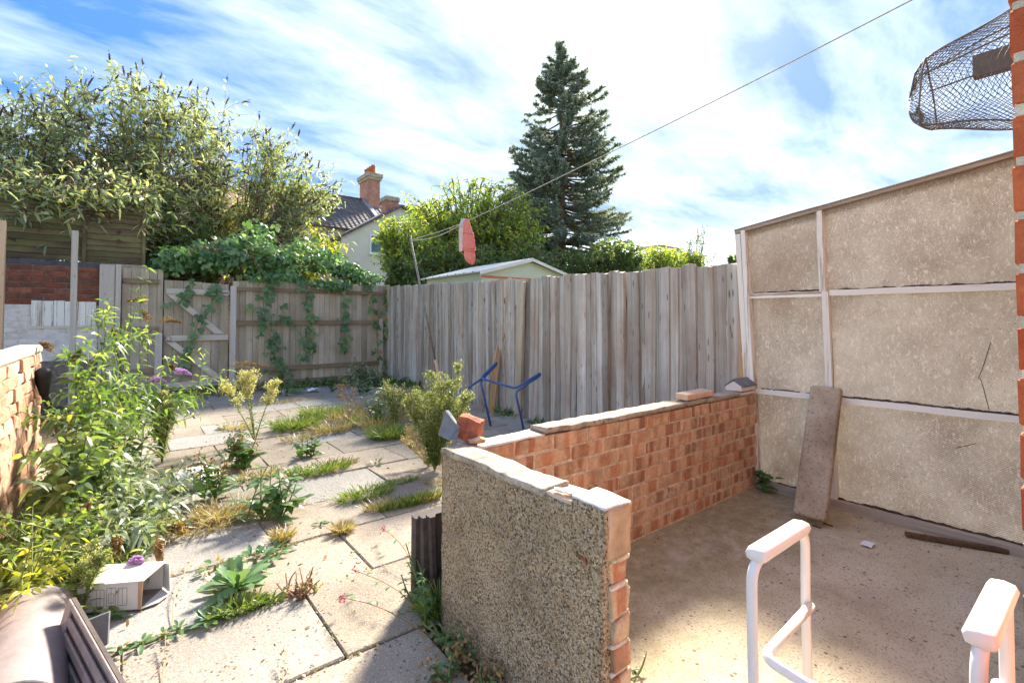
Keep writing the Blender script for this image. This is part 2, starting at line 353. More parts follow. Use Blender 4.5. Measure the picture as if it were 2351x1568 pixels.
k = mixc(nt, ramp(nt, noise(nt, c, 45, 5, 0.7), [(0.34, 0.8), (0.46, 0.0)]), k, (0.10, 0.085, 0.06))
finish(nt, k, 0.93, mth(nt, 'ADD', noise(nt, c, 30, 5, 0.7), noise(nt, c, 120, 3)), 0.8, 0.01, 0.2)
m, nt = newmat('cement_white'); c = coords(nt, 5.0)
k = ramp(nt, noise(nt, c, 10, 6, 0.7), [(0.3, (0.52, 0.44, 0.36)), (0.55, (0.72, 0.66, 0.58)), (0.75, (0.80, 0.75, 0.68))])
finish(nt, k, 0.93, noise(nt, c, 60, 5, 0.7), 0.6, 0.008, 0.2)
m, nt = newmat('old_render'); c = coords(nt, 5.0)
k = ramp(nt, noise(nt, c, 12, 6, 0.7), [(0.3, (0.36, 0.24, 0.14)), (0.55, (0.52, 0.37, 0.24)), (0.75, (0.66, 0.50, 0.35))])
finish(nt, k, 0.93, noise(nt, c, 50, 5, 0.7), 0.7, 0.01, 0.2)
m, nt = newmat('concrete_post'); c = coords(nt, 5.0)
k = ramp(nt, noise(nt, c, 5, 6, 0.65), [(0.3, (0.26, 0.205, 0.13)), (0.55, (0.41, 0.345, 0.245)), (0.75, (0.52, 0.455, 0.345))])
k = mixc(nt, ramp(nt, noise(nt, c, 70, 4, 0.7), [(0.32, 0.8), (0.46, 0.0)]), k, (0.12, 0.09, 0.06))
finish(nt, k, 0.9, noise(nt, c, 90, 5, 0.7), 0.5, 0.006, 0.25)
# --- timber
m_wood('wood_slat', [(0.30, (0.14, 0.12, 0.095)), (0.42, (0.36, 0.33, 0.275)), (0.56, (0.54, 0.515, 0.46)), (0.70, (0.70, 0.69, 0.64))], 'z', 1.0, 0.75, stain=(0.30, 0.22, 0.155), stain_scale=1.6, objvar=0.25)
m_wood('wood_gate', [(0.30, (0.27, 0.225, 0.16)), (0.5, (0.44, 0.38, 0.285)), (0.72, (0.57, 0.51, 0.41))], 'z', 0.9, 0.5, stain=(0.30, 0.25, 0.16), objvar=0.2)
m_wood('wood_rail', [(0.30, (0.16, 0.11, 0.07)), (0.5, (0.27, 0.20, 0.135)), (0.72, (0.38, 0.31, 0.23))], 'x', 0.9, 0.4, stain=(0.15, 0.12, 0.06), objvar=0.12)
m_wood('wood_ledge', [(0.30, (0.38, 0.33, 0.26)), (0.5, (0.54, 0.49, 0.41)), (0.72, (0.66, 0.61, 0.53))], 'x', 0.9, 0.4, objvar=0.08)
m_wood('wood_lap', [(0.30, (0.045, 0.032, 0.02)), (0.5, (0.10, 0.072, 0.045)), (0.72, (0.19, 0.145, 0.095))], 'x', 0.8, 0.35, stain=(0.16, 0.16, 0.06), stain_scale=1.7, objvar=0.3)
m_wood('wood_post_grey', [(0.30, (0.33, 0.29, 0.24)), (0.5, (0.46, 0.42, 0.36)), (0.72, (0.56, 0.52, 0.46))], 'z', 0.8, 0.6, objvar=0.08)
m_wood('wood_fresh', [(0.30, (0.50, 0.29, 0.16)), (0.5, (0.62, 0.40, 0.25)), (0.72, (0.70, 0.49, 0.33))], 'z', 0.8, 0.4, objvar=0.06)
m_wood('wood_plank', [(0.30, (0.30, 0.17, 0.075)), (0.5, (0.42, 0.26, 0.13)), (0.72, (0.52, 0.35, 0.20))], 'z', 0.7, 0.5, objvar=0.06)
m_wood('wood_dark', [(0.30, (0.05, 0.03, 0.018)), (0.5, (0.11, 0.065, 0.035)), (0.72, (0.18, 0.11, 0.065))], 'x', 0.9, 0.3, objvar=0.1)
for _a in 'xyz':
    m_wood('timber_white_' + _a, [(0.30, (0.17, 0.12, 0.08)), (0.5, (0.34, 0.26, 0.19)), (0.72, (0.48, 0.39, 0.30))], _a, 0.8, 0.3, objvar=0.05, flake=(0.79, 0.785, 0.72))
m_wood('wood_sill', [(0.30, (0.22, 0.18, 0.135)), (0.5, (0.38, 0.33, 0.27)), (0.72, (0.52, 0.47, 0.40))], 'y', 0.8, 0.3, objvar=0.05)
# --- the ribbed glass-fibre sheets
m, nt = newmat('fibre_sheet'); c = coords(nt)
sy = nd(nt, 'SeparateXYZ', None, Vector=c)
diag = mth(nt, 'ADD', mth(nt, 'MULTIPLY', sy.outputs[1], 0.80), mth(nt, 'MULTIPLY', sy.outputs[2], 1.0))
ribs = mth(nt, 'SINE', mth(nt, 'MULTIPLY', mth(nt, 'ADD', diag, mth(nt, 'MULTIPLY', noise(nt, c, 9, 2), 0.004)), 560.0))
k = ramp(nt, noise(nt, c, 3.0, 6, 0.68), [(0.28, (0.41, 0.37, 0.305)), (0.48, (0.53, 0.50, 0.43)), (0.70, (0.63, 0.61, 0.545))])
k = mixc(nt, ramp(nt, noise(nt, vmul(nt, c, (1, 1.5, 0.75)), 50, 4, 0.75, 1.2), [(0.53, 0.0), (0.62, 0.95)]), k, (0.80, 0.77, 0.72))
k = mixc(nt, ramp(nt, noise(nt, c, 90, 4, 0.7), [(0.30, 0.6), (0.44, 0.0)]), k, (0.20, 0.14, 0.09))
k = mixc(nt, ramp(nt, noise(nt, c, 1.6, 5, 0.65), [(0.53, 0.0), (0.72, 0.5)]), k, (0.36, 0.26, 0.18))
k = mixc(nt, mth(nt, 'MULTIPLY', ramp(nt, noise(nt, vmul(nt, c, (1, 1, 1)), 34, 6, 0.8, 1.0), [(0.64, 0.0), (0.70, 0.8)]), ramp(nt, noise(nt, c, 2.6, 3), [(0.5, 0.0), (0.64, 1.0)])), k, (0.07, 0.05, 0.035))
k = mixc(nt, 0.55, k, ramp(nt, mth(nt, 'ADD', mth(nt, 'MULTIPLY', ribs, 0.5), 0.5), [(0.0, 0.15), (1.0, 0.9)]), 'SOFT_LIGHT')
b_ = finish(nt, k, 0.6, mth(nt, 'ADD', ribs, mth(nt, 'MULTIPLY', noise(nt, c, 45, 4), 1.5)), 0.55, 0.003, 0.35)
tl = nd(nt, 'BsdfTranslucent', None, Color=mixc(nt, 1.0, k, (0.95, 0.94, 0.98), 'MULTIPLY')); mx_ = nd(nt, 'MixShader', None, i0=0.36, i1=b_.outputs[0], i2=tl.outputs[0])      # the sheets let daylight through
nt.links.new(mx_.outputs[0], [n_ for n_ in nt.nodes if n_.type == 'OUTPUT_MATERIAL'][0].inputs[0])
# --- roofs, far houses, shed
m, nt = newmat('roof_tile'); c = coords(nt, 3.0)
k = ramp(nt, noise(nt, c, 3.2, 6, 0.7), [(0.3, (0.085, 0.075, 0.075)), (0.6, (0.17, 0.15, 0.145)), (0.8, (0.34, 0.31, 0.28))])
x = nd(nt, 'SeparateXYZ', None, Vector=c).outputs[0]
rib = mth(nt, 'SINE', mth(nt, 'MULTIPLY', x, 2 * math.pi / 0.30))
finish(nt, k, 0.85, rib, 1.0, 0.04, 0.25)
m_plain('cream_render', (0.66, 0.60, 0.49), 0.9, 0.06, 2.0, 0.3, 0.01)
m, nt = newmat('far_brick'); c = coords(nt)
bt = nd(nt, 'TexBrick', None, Vector=vmul(nt, c, (1, 1, 1)), Scale=1.0)
bt.inputs['Color1'].default_value = (0.42, 0.14, 0.07, 1); bt.inputs['Color2'].default_value = (0.30, 0.10, 0.06, 1); bt.inputs['Mortar'].default_value = (0.42, 0.34, 0.27, 1)
for k_, v_ in (('Brick Width', 0.225), ('Row Height', 0.075), ('Mortar Size', 0.01)): bt.inputs[k_].default_value = v_
mpn = nd(nt, 'CombineXYZ', None, X=mth(nt, 'ADD', nd(nt, 'SeparateXYZ', None, Vector=c).outputs[0], nd(nt, 'SeparateXYZ', None, Vector=c).outputs[1]), Y=nd(nt, 'SeparateXYZ', None, Vector=c).outputs[2])
nt.links.new(mpn.outputs[0], bt.inputs['Vector'])
finish(nt, mixc(nt, 0.5, bt.outputs[0], ramp(nt, noise(nt, c, 3, 6), [(0.3, 0.25), (0.7, 0.8)]), 'SOFT_LIGHT'), 0.9, bt.outputs[1], 0.3, 0.01, 0.2)
m_plain('terracotta', (0.50, 0.17, 0.08), 0.8, 0.15, 6)
m_plain('brown_tile', (0.26, 0.13, 0.085), 0.9, 0.3, 5)
m_plain('lead', (0.24, 0.24, 0.25), 0.6, 0.15, 6)
m_plain('white_frame', (0.75, 0.76, 0.76), 0.4, 0.03, 4)
m, nt = newmat('window_glass'); finish(nt, (0.10, 0.17, 0.17), 0.06, None, spec=0.8)
m_plain('shed_green', (0.47, 0.52, 0.40), 0.5, 0.06, 2.0, 0.1, 0.003)
m_plain('shed_roof', (0.60, 0.61, 0.56), 0.5, 0.08, 3.0, 0.1, 0.003)
m_plain('slate_roof_pale', (0.33, 0.33, 0.34), 0.7, 0.2, 4)
# --- small things
m_plain('white_plastic', (0.680, 0.654, 0.629), 0.35, 0.03, 6, 0.05, 0.002, 0.5)
m_plain('white_tube', (0.663, 0.654, 0.646), 0.3, 0.03, 6, 0.03, 0.002, 0.5)
m_plain('blue_paint', (0.045, 0.11, 0.30), 0.4, 0.25, 18, 0.2, 0.003, 0.5)
m_plain('slate', (0.15, 0.16, 0.18), 0.7, 0.25, 14, 0.5, 0.006)
m_plain('tile_brown', (0.075, 0.055, 0.048), 0.75, 0.35, 22, 0.4, 0.004)
m_plain('tile_pink', (0.27, 0.22, 0.20), 0.55, 0.16, 16, 0.3, 0.004, 0.45)
m_plain('tile_mauve', (0.26, 0.205, 0.185), 0.6, 0.2, 22, 0.5, 0.004, 0.4)
m_plain('cardboard_white', (0.66, 0.63, 0.58), 0.75, 0.08, 10, 0.15, 0.003)
m_plain('cardboard_brown', (0.42, 0.27, 0.16), 0.85, 0.15, 20, 0.2, 0.003)
m_plain('cardboard_print', (0.30, 0.26, 0.22), 0.85, 0.15, 20, 0.2, 0.003)
m_plain('carton_inside', (0.20, 0.18, 0.16), 0.8, 0.15, 12)
m_plain('black_plastic', (0.055, 0.06, 0.065), 0.42, 0.3, 8, 0.6, 0.02, 0.5)
m_plain('black_rubber', (0.028, 0.028, 0.03), 0.6, 0.3, 14, 0.3, 0.004)
m_plain('net_black', (0.13, 0.13, 0.13), 0.7, 0.2, 20, 0.0, 0.001)
m_plain('rope', (0.40, 0.40, 0.36), 0.85, 0.2, 60)
m_plain('pole_metal', (0.20, 0.20, 0.19), 0.5, 0.25, 30, 0.1, 0.002)
m_plain('sock_pink', (0.62, 0.22, 0.19), 0.95, 0.14, 50, 0.8, 0.004, 0.1)
m_plain('sock_grey', (0.52, 0.49, 0.48), 0.95, 0.1, 60, 0.8, 0.004, 0.1)
m_plain('limestone', (0.66, 0.62, 0.55), 0.9, 0.15, 12, 0.6, 0.01)
m_plain('litter_white', (0.78, 0.78, 0.80), 0.6, 0.05, 12)
m_plain('brick_core', (0.33, 0.11, 0.06), 0.95, 0.4, 30, 0.9, 0.01)
m_plain('brick_pale', (0.62, 0.44, 0.30), 0.9, 0.1, 16, 0.3, 0.006)
# --- plants
G = lambda *s: [(p, c) for p, c in s]
m_leaf('leaf_buddleia', G((0, (0.168, 0.213, 0.112)), (0.35, (0.280, 0.336, 0.190)), (0.65, (0.381, 0.431, 0.269)), (0.86, (0.470, 0.482, 0.246)), (0.95, (0.650, 0.549, 0.134)), (1, (0.605, 0.627, 0.504))), 0.5, tr_tint=(1.2, 1.25, 0.75))
m_leaf('leaf_young', G((0, (0.085, 0.165, 0.045)), (0.4, (0.14, 0.245, 0.06)), (0.75, (0.22, 0.32, 0.095)), (0.93, (0.33, 0.39, 0.15)), (1, (0.46, 0.44, 0.12))), 0.5, 0.4, 0.6)
m_leaf('leaf_silver', G((0, (0.12, 0.18, 0.10)), (0.4, (0.20, 0.265, 0.155)), (0.75, (0.32, 0.375, 0.27)), (1, (0.50, 0.53, 0.43))), 0.35, 0.4, 0.6)
m_leaf('leaf_ash', G((0, (0.112, 0.200, 0.050)), (0.4, (0.213, 0.325, 0.069)), (0.7, (0.325, 0.425, 0.088)), (0.9, (0.512, 0.525, 0.088)), (1, (0.700, 0.575, 0.088))), 0.58)
m_leaf('leaf_dark', G((0, (0.066, 0.120, 0.048)), (0.5, (0.126, 0.198, 0.072)), (0.85, (0.204, 0.276, 0.102)), (1, (0.336, 0.372, 0.144))), 0.5)
m_leaf('leaf_yellowgreen', G((0, (0.17, 0.23, 0.05)), (0.5, (0.31, 0.36, 0.06)), (1, (0.54, 0.47, 0.08))), 0.5)
m_leaf('leaf_bramble', G((0, (0.066, 0.152, 0.066)), (0.5, (0.113, 0.238, 0.093)), (0.85, (0.171, 0.317, 0.125)), (1, (0.291, 0.397, 0.198))), 0.35, 0.5, 0.5)
m_leaf('leaf_single', G((0, (0.07, 0.15, 0.055)), (0.5, (0.11, 0.21, 0.075)), (0.85, (0.16, 0.27, 0.095)), (1, (0.24, 0.31, 0.11))), 0.35, 0.42, 0.55, vein=1)
m_leaf('leaf_rosette', G((0, (0.11, 0.22, 0.095)), (0.5, (0.16, 0.28, 0.125)), (0.85, (0.22, 0.33, 0.17)), (1, (0.19, 0.30, 0.08))), 0.3, 0.45, 0.5, vein=1)
m_leaf('leaf_nettle', G((0, (0.035, 0.13, 0.035)), (1, (0.075, 0.21, 0.05))), 0.3, 0.45, 0.4, vein=1)
m_leaf('leaf_autumn', G((0, (0.30, 0.27, 0.05)), (0.5, (0.40, 0.24, 0.05)), (1, (0.18, 0.20, 0.05))), 0.3, 0.5, 0.4, vein=1)
m_leaf('needle', G((0, (0.138, 0.169, 0.138)), (0.5, (0.237, 0.281, 0.231)), (0.85, (0.350, 0.400, 0.338)), (1, (0.500, 0.537, 0.463))), 0.38, 0.6, 0.3, tr_tint=(1.1, 1.1, 0.8))
m_leaf('grass_green', G((0, (0.10, 0.18, 0.03)), (0.5, (0.17, 0.26, 0.05)), (0.85, (0.28, 0.33, 0.09)), (1, (0.46, 0.38, 0.17))), 0.4)
m_leaf('grass_dry', G((0, (0.28, 0.22, 0.10)), (0.5, (0.43, 0.33, 0.16)), (0.8, (0.52, 0.43, 0.25)), (1, (0.17, 0.20, 0.055))), 0.35)
m_leaf('fleabane_leaf', G((0, (0.11, 0.17, 0.05)), (0.5, (0.18, 0.24, 0.07)), (1, (0.29, 0.32, 0.13))), 0.4)
m_leaf('fleabane_flower', G((0, (0.42, 0.40, 0.18)), (0.5, (0.58, 0.54, 0.30)), (1, (0.74, 0.70, 0.48))), 0.4, 0.8, 0.1)
m_leaf('fleabane_bud', G((0, (0.20, 0.25, 0.09)), (0.6, (0.33, 0.36, 0.15)), (1, (0.62, 0.58, 0.36))), 0.4, 0.8, 0.1)
m_leaf('seed_brown', G((0, (0.16, 0.095, 0.045)), (0.5, (0.27, 0.165, 0.075)), (1, (0.40, 0.27, 0.13))), 0.15, 0.9, 0.1)
m_leaf('spike_dark', G((0, (0.09, 0.065, 0.04)), (0.6, (0.16, 0.115, 0.07)), (1, (0.26, 0.20, 0.11))), 0.05, 0.9, 0.1)
m_leaf('petal_purple', G((0, (0.46, 0.26, 0.50)), (0.5, (0.58, 0.36, 0.62)), (1, (0.68, 0.50, 0.70))), 0.3, 0.7, 0.2, tr_tint=(1.1, 0.9, 1.1))
m_leaf('petal_orange', G((0, (0.65, 0.22, 0.03)), (1, (0.75, 0.40, 0.05))), 0.3, 0.7, 0.2, tr_tint=(1.1, 0.9, 0.8))
m_leaf('petal_pink', G((0, (0.42, 0.07, 0.09)), (1, (0.55, 0.18, 0.20))), 0.2, 0.7, 0.2, tr_tint=(1.1, 0.9, 0.9))
m_leaf('leaf_purslane', G((0, (0.22, 0.22, 0.05)), (0.6, (0.30, 0.27, 0.08)), (1, (0.26, 0.13, 0.05))), 0.3, 0.5, 0.4, vein=1)
m_plain('bark', (0.16, 0.115, 0.075), 0.9, 0.35, 20, 0.6, 0.01, 0.15)
m_plain('stem_green', (0.15, 0.19, 0.06), 0.7, 0.2, 20)
m_plain('stem_tan', (0.40, 0.30, 0.16), 0.8, 0.2, 20)
m_plain('stem_red', (0.30, 0.14, 0.08), 0.8, 0.2, 20)

# ------------------------------------------------------------------ the setting
from mathutils import noise as mnoise
R = random.Random(7)
g = MB(); g.add([(-400, -400, -0.1), (400, -400, -0.1), (400, 400, -0.1), (-400, 400, -0.1)], [(0, 1, 2, 3)])
o = g.build('ground', 'far_grass'); o['kind'] = 'structure'; o['label'] = 'rough grassy ground of the plots beyond the fences'
def sheet(name, x0, x1, y0, y1, z, mat, step=0.06, amp=0.004, parent=None):
    nx, ny = int((x1 - x0) / step) + 2, int((y1 - y0) / step) + 2
    X, Y = np.meshgrid(np.linspace(x0, x1, nx), np.linspace(y0, y1, ny))
    Z = np.array([[z + amp * mnoise.noise((a * 2.1, b * 2.1, z)) + amp * 0.4 * mnoise.noise((a * 9, b * 9, 3)) for a, b in zip(ra, rb)] for ra, rb in zip(X, Y)])
    v = np.stack([X, Y, Z], -1).reshape(-1, 3); i = np.arange(nx * ny).reshape(ny, nx)
    f = np.stack([i[:-1, :-1], i[:-1, 1:], i[1:, 1:], i[1:, :-1]], -1).reshape(-1, 4)
    return obj(name, raw_mesh(name, v, f, mat, True), None, parent)
o = sheet('garden_soil', -1.6, 4.1, -0.6, 9.6, -0.022, 'soil', 0.08, 0.012); o['kind'] = 'structure'; o['label'] = 'dry brown soil between and beside the paving slabs'
o = sheet('concrete_floor', 1.0, 3.5, -0.25, 1.64, 0.0, 'concrete_floor', 0.05, 0.004); o['kind'] = 'structure'; o['label'] = 'stained rough concrete floor inside the low walls'

pav = bpy.data.objects.new('paving', None); COL.objects.link(pav); pav['kind'] = 'structure'; pav['label'] = 'weathered beige paving slabs with weeds in the joints'
for k in range(-4, 14):
    y0 = 1.67 + 0.507 * k
    xa = (0.605 if k % 2 == 0 else 0.885) - 0.6 * 3 + 0.02 * R.uniform(-1, 1)
    for j in range(9):
        x0 = xa + 0.6 * j; x1 = x0 + 0.6; yc = y0 + 0.2535
        if x0 < -0.75 or x0 > 3.62 + 0.06 * (yc - 4) or yc > 8.6: continue
        if yc < 1.7 and x0 > 0.98: continue
        if yc < 1.7 and x1 > 0.95: x1 = 0.95
        if 1.6 < yc < 1.8: y_ = y0 + 0.0
        if x1 - x0 < 0.12: continue
        me = block(0.594, 0.501, 0.05, 0.004, 0.003, (k * 7 + j * 3) % 6, 'slab')
        s = obj('slab', me, 'slab', pav, ((x0 + x1) / 2, yc, -0.025 + R.uniform(-0.004, 0.004)), (R.gauss(0, 0.006), R.gauss(0, 0.006), R.gauss(0, 0.006)), ((x1 - x0) / 0.6, 1, 1))

# ------------------------------------------------------------------ walls
def bricks(parent, O, along, length, courses, pitch, mat, lb=0.215, joint=0.010, depth=0.1, stagger=0.5, jit=0.002, proud=0.003, skip=None, rot_j=0.006, matf=None, start=0):
    """stretcher courses; O: lower corner of the face at its start, along: 'x' or 'y'; the face looks to -y for x, to +x for y"""
    n = 0; hb = pitch - joint
    for c in range(courses):
        s = -(lb + joint) * stagger * ((c + start) % 2)
        while s < length - 0.02:
            a, b = max(s, 0), min(s + lb, length)
            if b - a > 0.035 and not (skip and skip(c, (a + b) / 2)):
                mt = matf(c, (a + b) / 2) if matf else mat
                full = (b - a) > lb * 0.97
                L = lb if full else round((b - a) / 0.03) * 0.03 or 0.03
                me = block(L, depth, hb, 0.0035, jit, R.randrange(4), mt)
                z = O[2] + c * pitch + hb / 2 + R.uniform(-0.0015, 0.0015); q = R.uniform(0, proud)
                if along == 'x': loc = (O[0] + (a + b) / 2, O[1] + depth / 2 - q, z); rt = (R.gauss(0, rot_j), R.gauss(0, rot_j), R.gauss(0, rot_j))
                else: loc = (O[0] - depth / 2 + q, O[1] + (a + b) / 2, z); rt = (R.gauss(0, rot_j), R.gauss(0, rot_j), math.pi / 2 + R.gauss(0, rot_j))
                obj('brick', me, mt, parent, loc, rt, ((b - a) / L, 1, 1)); n += 1
            s += lb + joint
    return n
def rough_box(lo, hi, step, amp, freq=14.0, seed=0.0):
    """box whose faces are cut into cells and made uneven"""
    mb = {}; v = []; f = []
    lo, hi = Vector(lo), Vector(hi); n = [max(1, int(round((hi[i] - lo[i]) / step))) for i in range(3)]
    def vid(i, j, k):
        if (i, j, k) not in mb:
            p = Vector((lo[0] + (hi[0] - lo[0]) * i / n[0], lo[1] + (hi[1] - lo[1]) * j / n[1], lo[2] + (hi[2] - lo[2]) * k / n[2]))
            d = mnoise.noise_vector(p * freq + Vector((seed, seed, seed))) * amp + mnoise.noise_vector(p * freq * 0.3 + Vector((seed, 5, 1))) * amp
            mb[(i, j, k)] = len(v); v.append(p + d)
        return mb[(i, j, k)]
    for i in range(n[0]):
        for j in range(n[1]):
            f.append((vid(i, j, 0), vid(i, j + 1, 0), vid(i + 1, j + 1, 0), vid(i + 1, j, 0))); f.append((vid(i, j, n[2]), vid(i + 1, j, n[2]), vid(i + 1, j + 1, n[2]), vid(i, j + 1, n[2])))
    for i in range(n[0]):
        for k in range(n[2]):
            f.append((vid(i, 0, k), vid(i + 1, 0, k), vid(i + 1, 0, k + 1), vid(i, 0, k + 1))); f.append((vid(i, n[1], k), vid(i, n[1], k + 1), vid(i + 1, n[1], k + 1), vid(i + 1, n[1], k)))
    for j in range(n[1]):
        for k in range(n[2]):
            f.append((vid(0, j, k), vid(0, j, k + 1), vid(0, j + 1, k + 1), vid(0, j + 1, k))); f.append((vid(n[0], j, k), vid(n[0], j + 1, k), vid(n[0], j + 1, k + 1), vid(n[0], j, k + 1)))
    m = MB(); m.v = v; m.f = f; return m

# low brick wall across the yard
lw = thing('brick_wall', 'low orange brick wall with cement top running to the panelled screen', 'wall', (1.05, 1.6, 0))
bricks(lw, (1.06, 1.6, 0.012), 'x', 2.38, 9, 0.0705, 'brick_fletton', joint=0.012, jit=0.0022, rot_j=0.006, proud=0.005, lb=0.212)
MB().box((1.05, 1.6035, -0.04), (3.44, 1.70, 0.634)).build('mortar', 'mortar', lw)
rough_box((1.455, 1.599, 0.642), (3.20, 1.706, 0.666), 0.018, 0.005, 14).build('cement_top', 'cement_cap', lw, True)
rough_box((1.06, 1.601, 0.636), (1.452, 1.706, 0.645), 0.018, 0.003, 16, 3).build('cement_top', 'cement_white', lw, True)
rough_box((3.20, 1.60, 0.645), (3.43, 1.708, 0.660), 0.02, 0.004, 14, 9).build('cement_top', 'cement_white', lw, True)

# pebbledashed wall running back to the house
pw = thing('pebbledash_wall', 'short pebbledashed garden wall with broken brick end and rough top', 'wall', (1.0, 1.2, 0))
rough_box((0.945, 0.835, -0.05), (1.045, 1.63, 0.645), 0.02, 0.0035, 10).build('render', 'pebbledash', pw, True)
rough_box((0.943, 1.045, 0.640), (1.048, 1.636, 0.660), 0.013, 0.005, 18, 2).build('cement_top', 'cement_cap', pw, True)
rough_box((0.950, 0.905, 0.630), (1.048, 1.052, 0.655), 0.016, 0.004, 18, 5).build('brick', 'brick_pale', pw, True)
rough_box((0.950, 0.816, 0.540), (1.044, 0.925, 0.670), 0.013, 0.005, 20, 8).build('render_lump', 'old_render', pw, True)
rough_box((0.943, 0.818, 0.664), (1.042, 0.935, 0.675), 0.012, 0.004, 22, 12).build('cement_top', 'cement_white', pw, True)
rough_box((0.937, 0.815, 0.535), (0.953, 0.93, 0.672), 0.012, 0.003, 26, 12).build('render', 'pebbledash', pw, True)
for k in range(7):
    z = 0.495 - k * 0.0735
    me = block(0.066, 0.1, 0.0635, 0.004, 0.006, k % 4, 'brick_fletton')
    obj('brick', me, 'brick_fletton', pw, (1.012 + R.uniform(-0.004, 0.003), 0.872 + R.uniform(-0.010, 0.008), z), (0, 0, R.gauss(0, 0.03)))
    rough_box((0.978, 0.826 + R.uniform(-0.004, 0.008), z + 0.031), (1.042, 0.87, z + 0.0425), 0.010, 0.004, 30, k).build('mortar', 'mortar', pw, True)
for (y, x, r_) in ((0.985, 0.985, 0.030), (0.955, 0.995, 0.042), (1.01, 0.972, 0.022), (0.94, 1.02, 0.024)):      # flakes of brick face
    m = MB(); n = 7; m.prism([(x + r_ * 0.55 * math.cos(a) * R.uniform(0.7, 1.2), y + r_ * math.sin(a) * R.uniform(0.7, 1.2), 0.661 + R.uniform(0, 0.004)) for a in [2 * math.pi * i / n for i in range(n)]], (0, 0, 0.005)).build('flake', 'cement_white', pw)
MB().prism([(0.9405, 0.925, 0.60), (0.9405, 0.905, 0.525), (0.9405, 0.878, 0.515), (0.9405, 0.90, 0.575)], (0.01, 0, 0)).build('brick', 'brick_core', pw)

# crumbling boundary wall
bw_ = thing('boundary_wall', 'sunlit crumbling red brick boundary wall with whitened top', 'wall', (-0.55, 3.7, 0))
bricks(bw_, (-0.51, 2.2, 0.0), 'y', 2.78, 12, 0.0765, 'brick_crumbling', joint=0.010, depth=0.105, jit=0.006, rot_j=0.012, proud=0.010)
MB().box((-0.612, 2.2, -0.05), (-0.522, 4.975, 0.915)).build('mortar', 'mortar_pale', bw_)
rough_box((-0.64, 2.2, 0.915), (-0.508, 4.985, 0.965), 0.03, 0.006, 9, 4).build('cement_top', 'cement_white', bw_, True)

# old wall at the back, painted white below, blue bricks on top
ow = thing('old_brick_wall', 'dark red brick wall with blue brick top and white painted lower half', 'wall', (-1.1, 8.95, 0))
def omat(c, s):
    if c >= 25: return 'brick_blue'
    return 'brick_sooty' if c >= 18 else 'brick_painted'
bricks(ow, (-2.6, 8.93, 0.0), 'x', 2.26, 26, 0.0755, None, joint=0.011, jit=0.003, rot_j=0.006, matf=omat, skip=lambda c, s: c < 8)
MB().box((-2.6, 8.938, -0.05), (-0.345, 9.05, 1.955)).build('mortar', 'mortar_dark', ow)
MB().box((-2.6, 8.931, 0.60), (-0.36, 8.944, 1.355)).build('mortar', 'brick_painted', ow)
hb = thing('hatch_board', 'white board with flaking paint fixed low on the old brick wall', 'board', (-0.9, 8.88, 1.1))
a_, b_ = on(72, 690, 'y', 8.90), on(220, 748, 'y', 8.90)
for i in range(6):
    x0 = a_.x + (b_.x - a_.x) * i / 6; x1 = a_.x + (b_.x - a_.x) * (i + 1) / 6
    MB().box((x0 + 0.002, 8.885, b_.z), (x1 - 0.002, 8.905 + 0.001 * i, a_.z + R.uniform(-0.008, 0.008))).build('board', 'timber_white_z', hb)
MB().box((a_.x - 0.02, 8.908, b_.z - 0.03), (b_.x + 0.02, 8.928, b_.z + 0.03)).build('rail', 'timber_white_x', hb)
lp = thing('lap_fence', 'dark mossy overlapping-board fence panel above the old brick wall', 'fence', (-0.6, 9.1, 1.97))
for (x0, x1) in ((-2.6, -1.62), (-1.58, -0.545), (-0.505, 0.13)):
    z = 1.975; n = 0
    while z < 2.72:
        h = 0.098 + R.uniform(-0.008, 0.008); m = MB(); pts = []
        K = 9; lo = [R.uniform(-0.006, 0.006) for _ in range(K + 1)]; top = [R.uniform(-0.003, 0.003) for _ in range(K + 1)]
        v = []; f = []
        for i in range(K + 1):
            x = x0 + (x1 - x0) * i / K
            v += [(x, 9.085, z + lo[i]), (x, 9.103, z + h + top[i]), (x, 9.112, z + h + top[i]), (x, 9.098, z + lo[i])]
        for i in range(K):
            q = 4 * i
            for e in range(4): f.append((q + e, q + 4 + e, q + 4 + (e + 1) % 4, q + (e + 1) % 4))
        f += [(0, 1, 2, 3), (4 * K + 3, 4 * K + 2, 4 * K + 1, 4 * K)]
        m.add(v, f).build('slat', 'wood_lap', lp); z += h * 0.86
for x in (-1.6, -0.525, 0.145):
    MB().box((x - 0.02, 9.06, 1.96), (x + 0.02, 9.15, 2.755)).build('post', 'wood_lap', lp)
MB().box((-2.6, 9.075, 2.70), (0.13, 9.13, 2.745)).build('top_rail', 'wood_lap', lp)
MB().box((-0.345, 9.03, -0.05), (0.19, 9.16, 1.962)).build('gravel_board', 'concrete_post', lp)

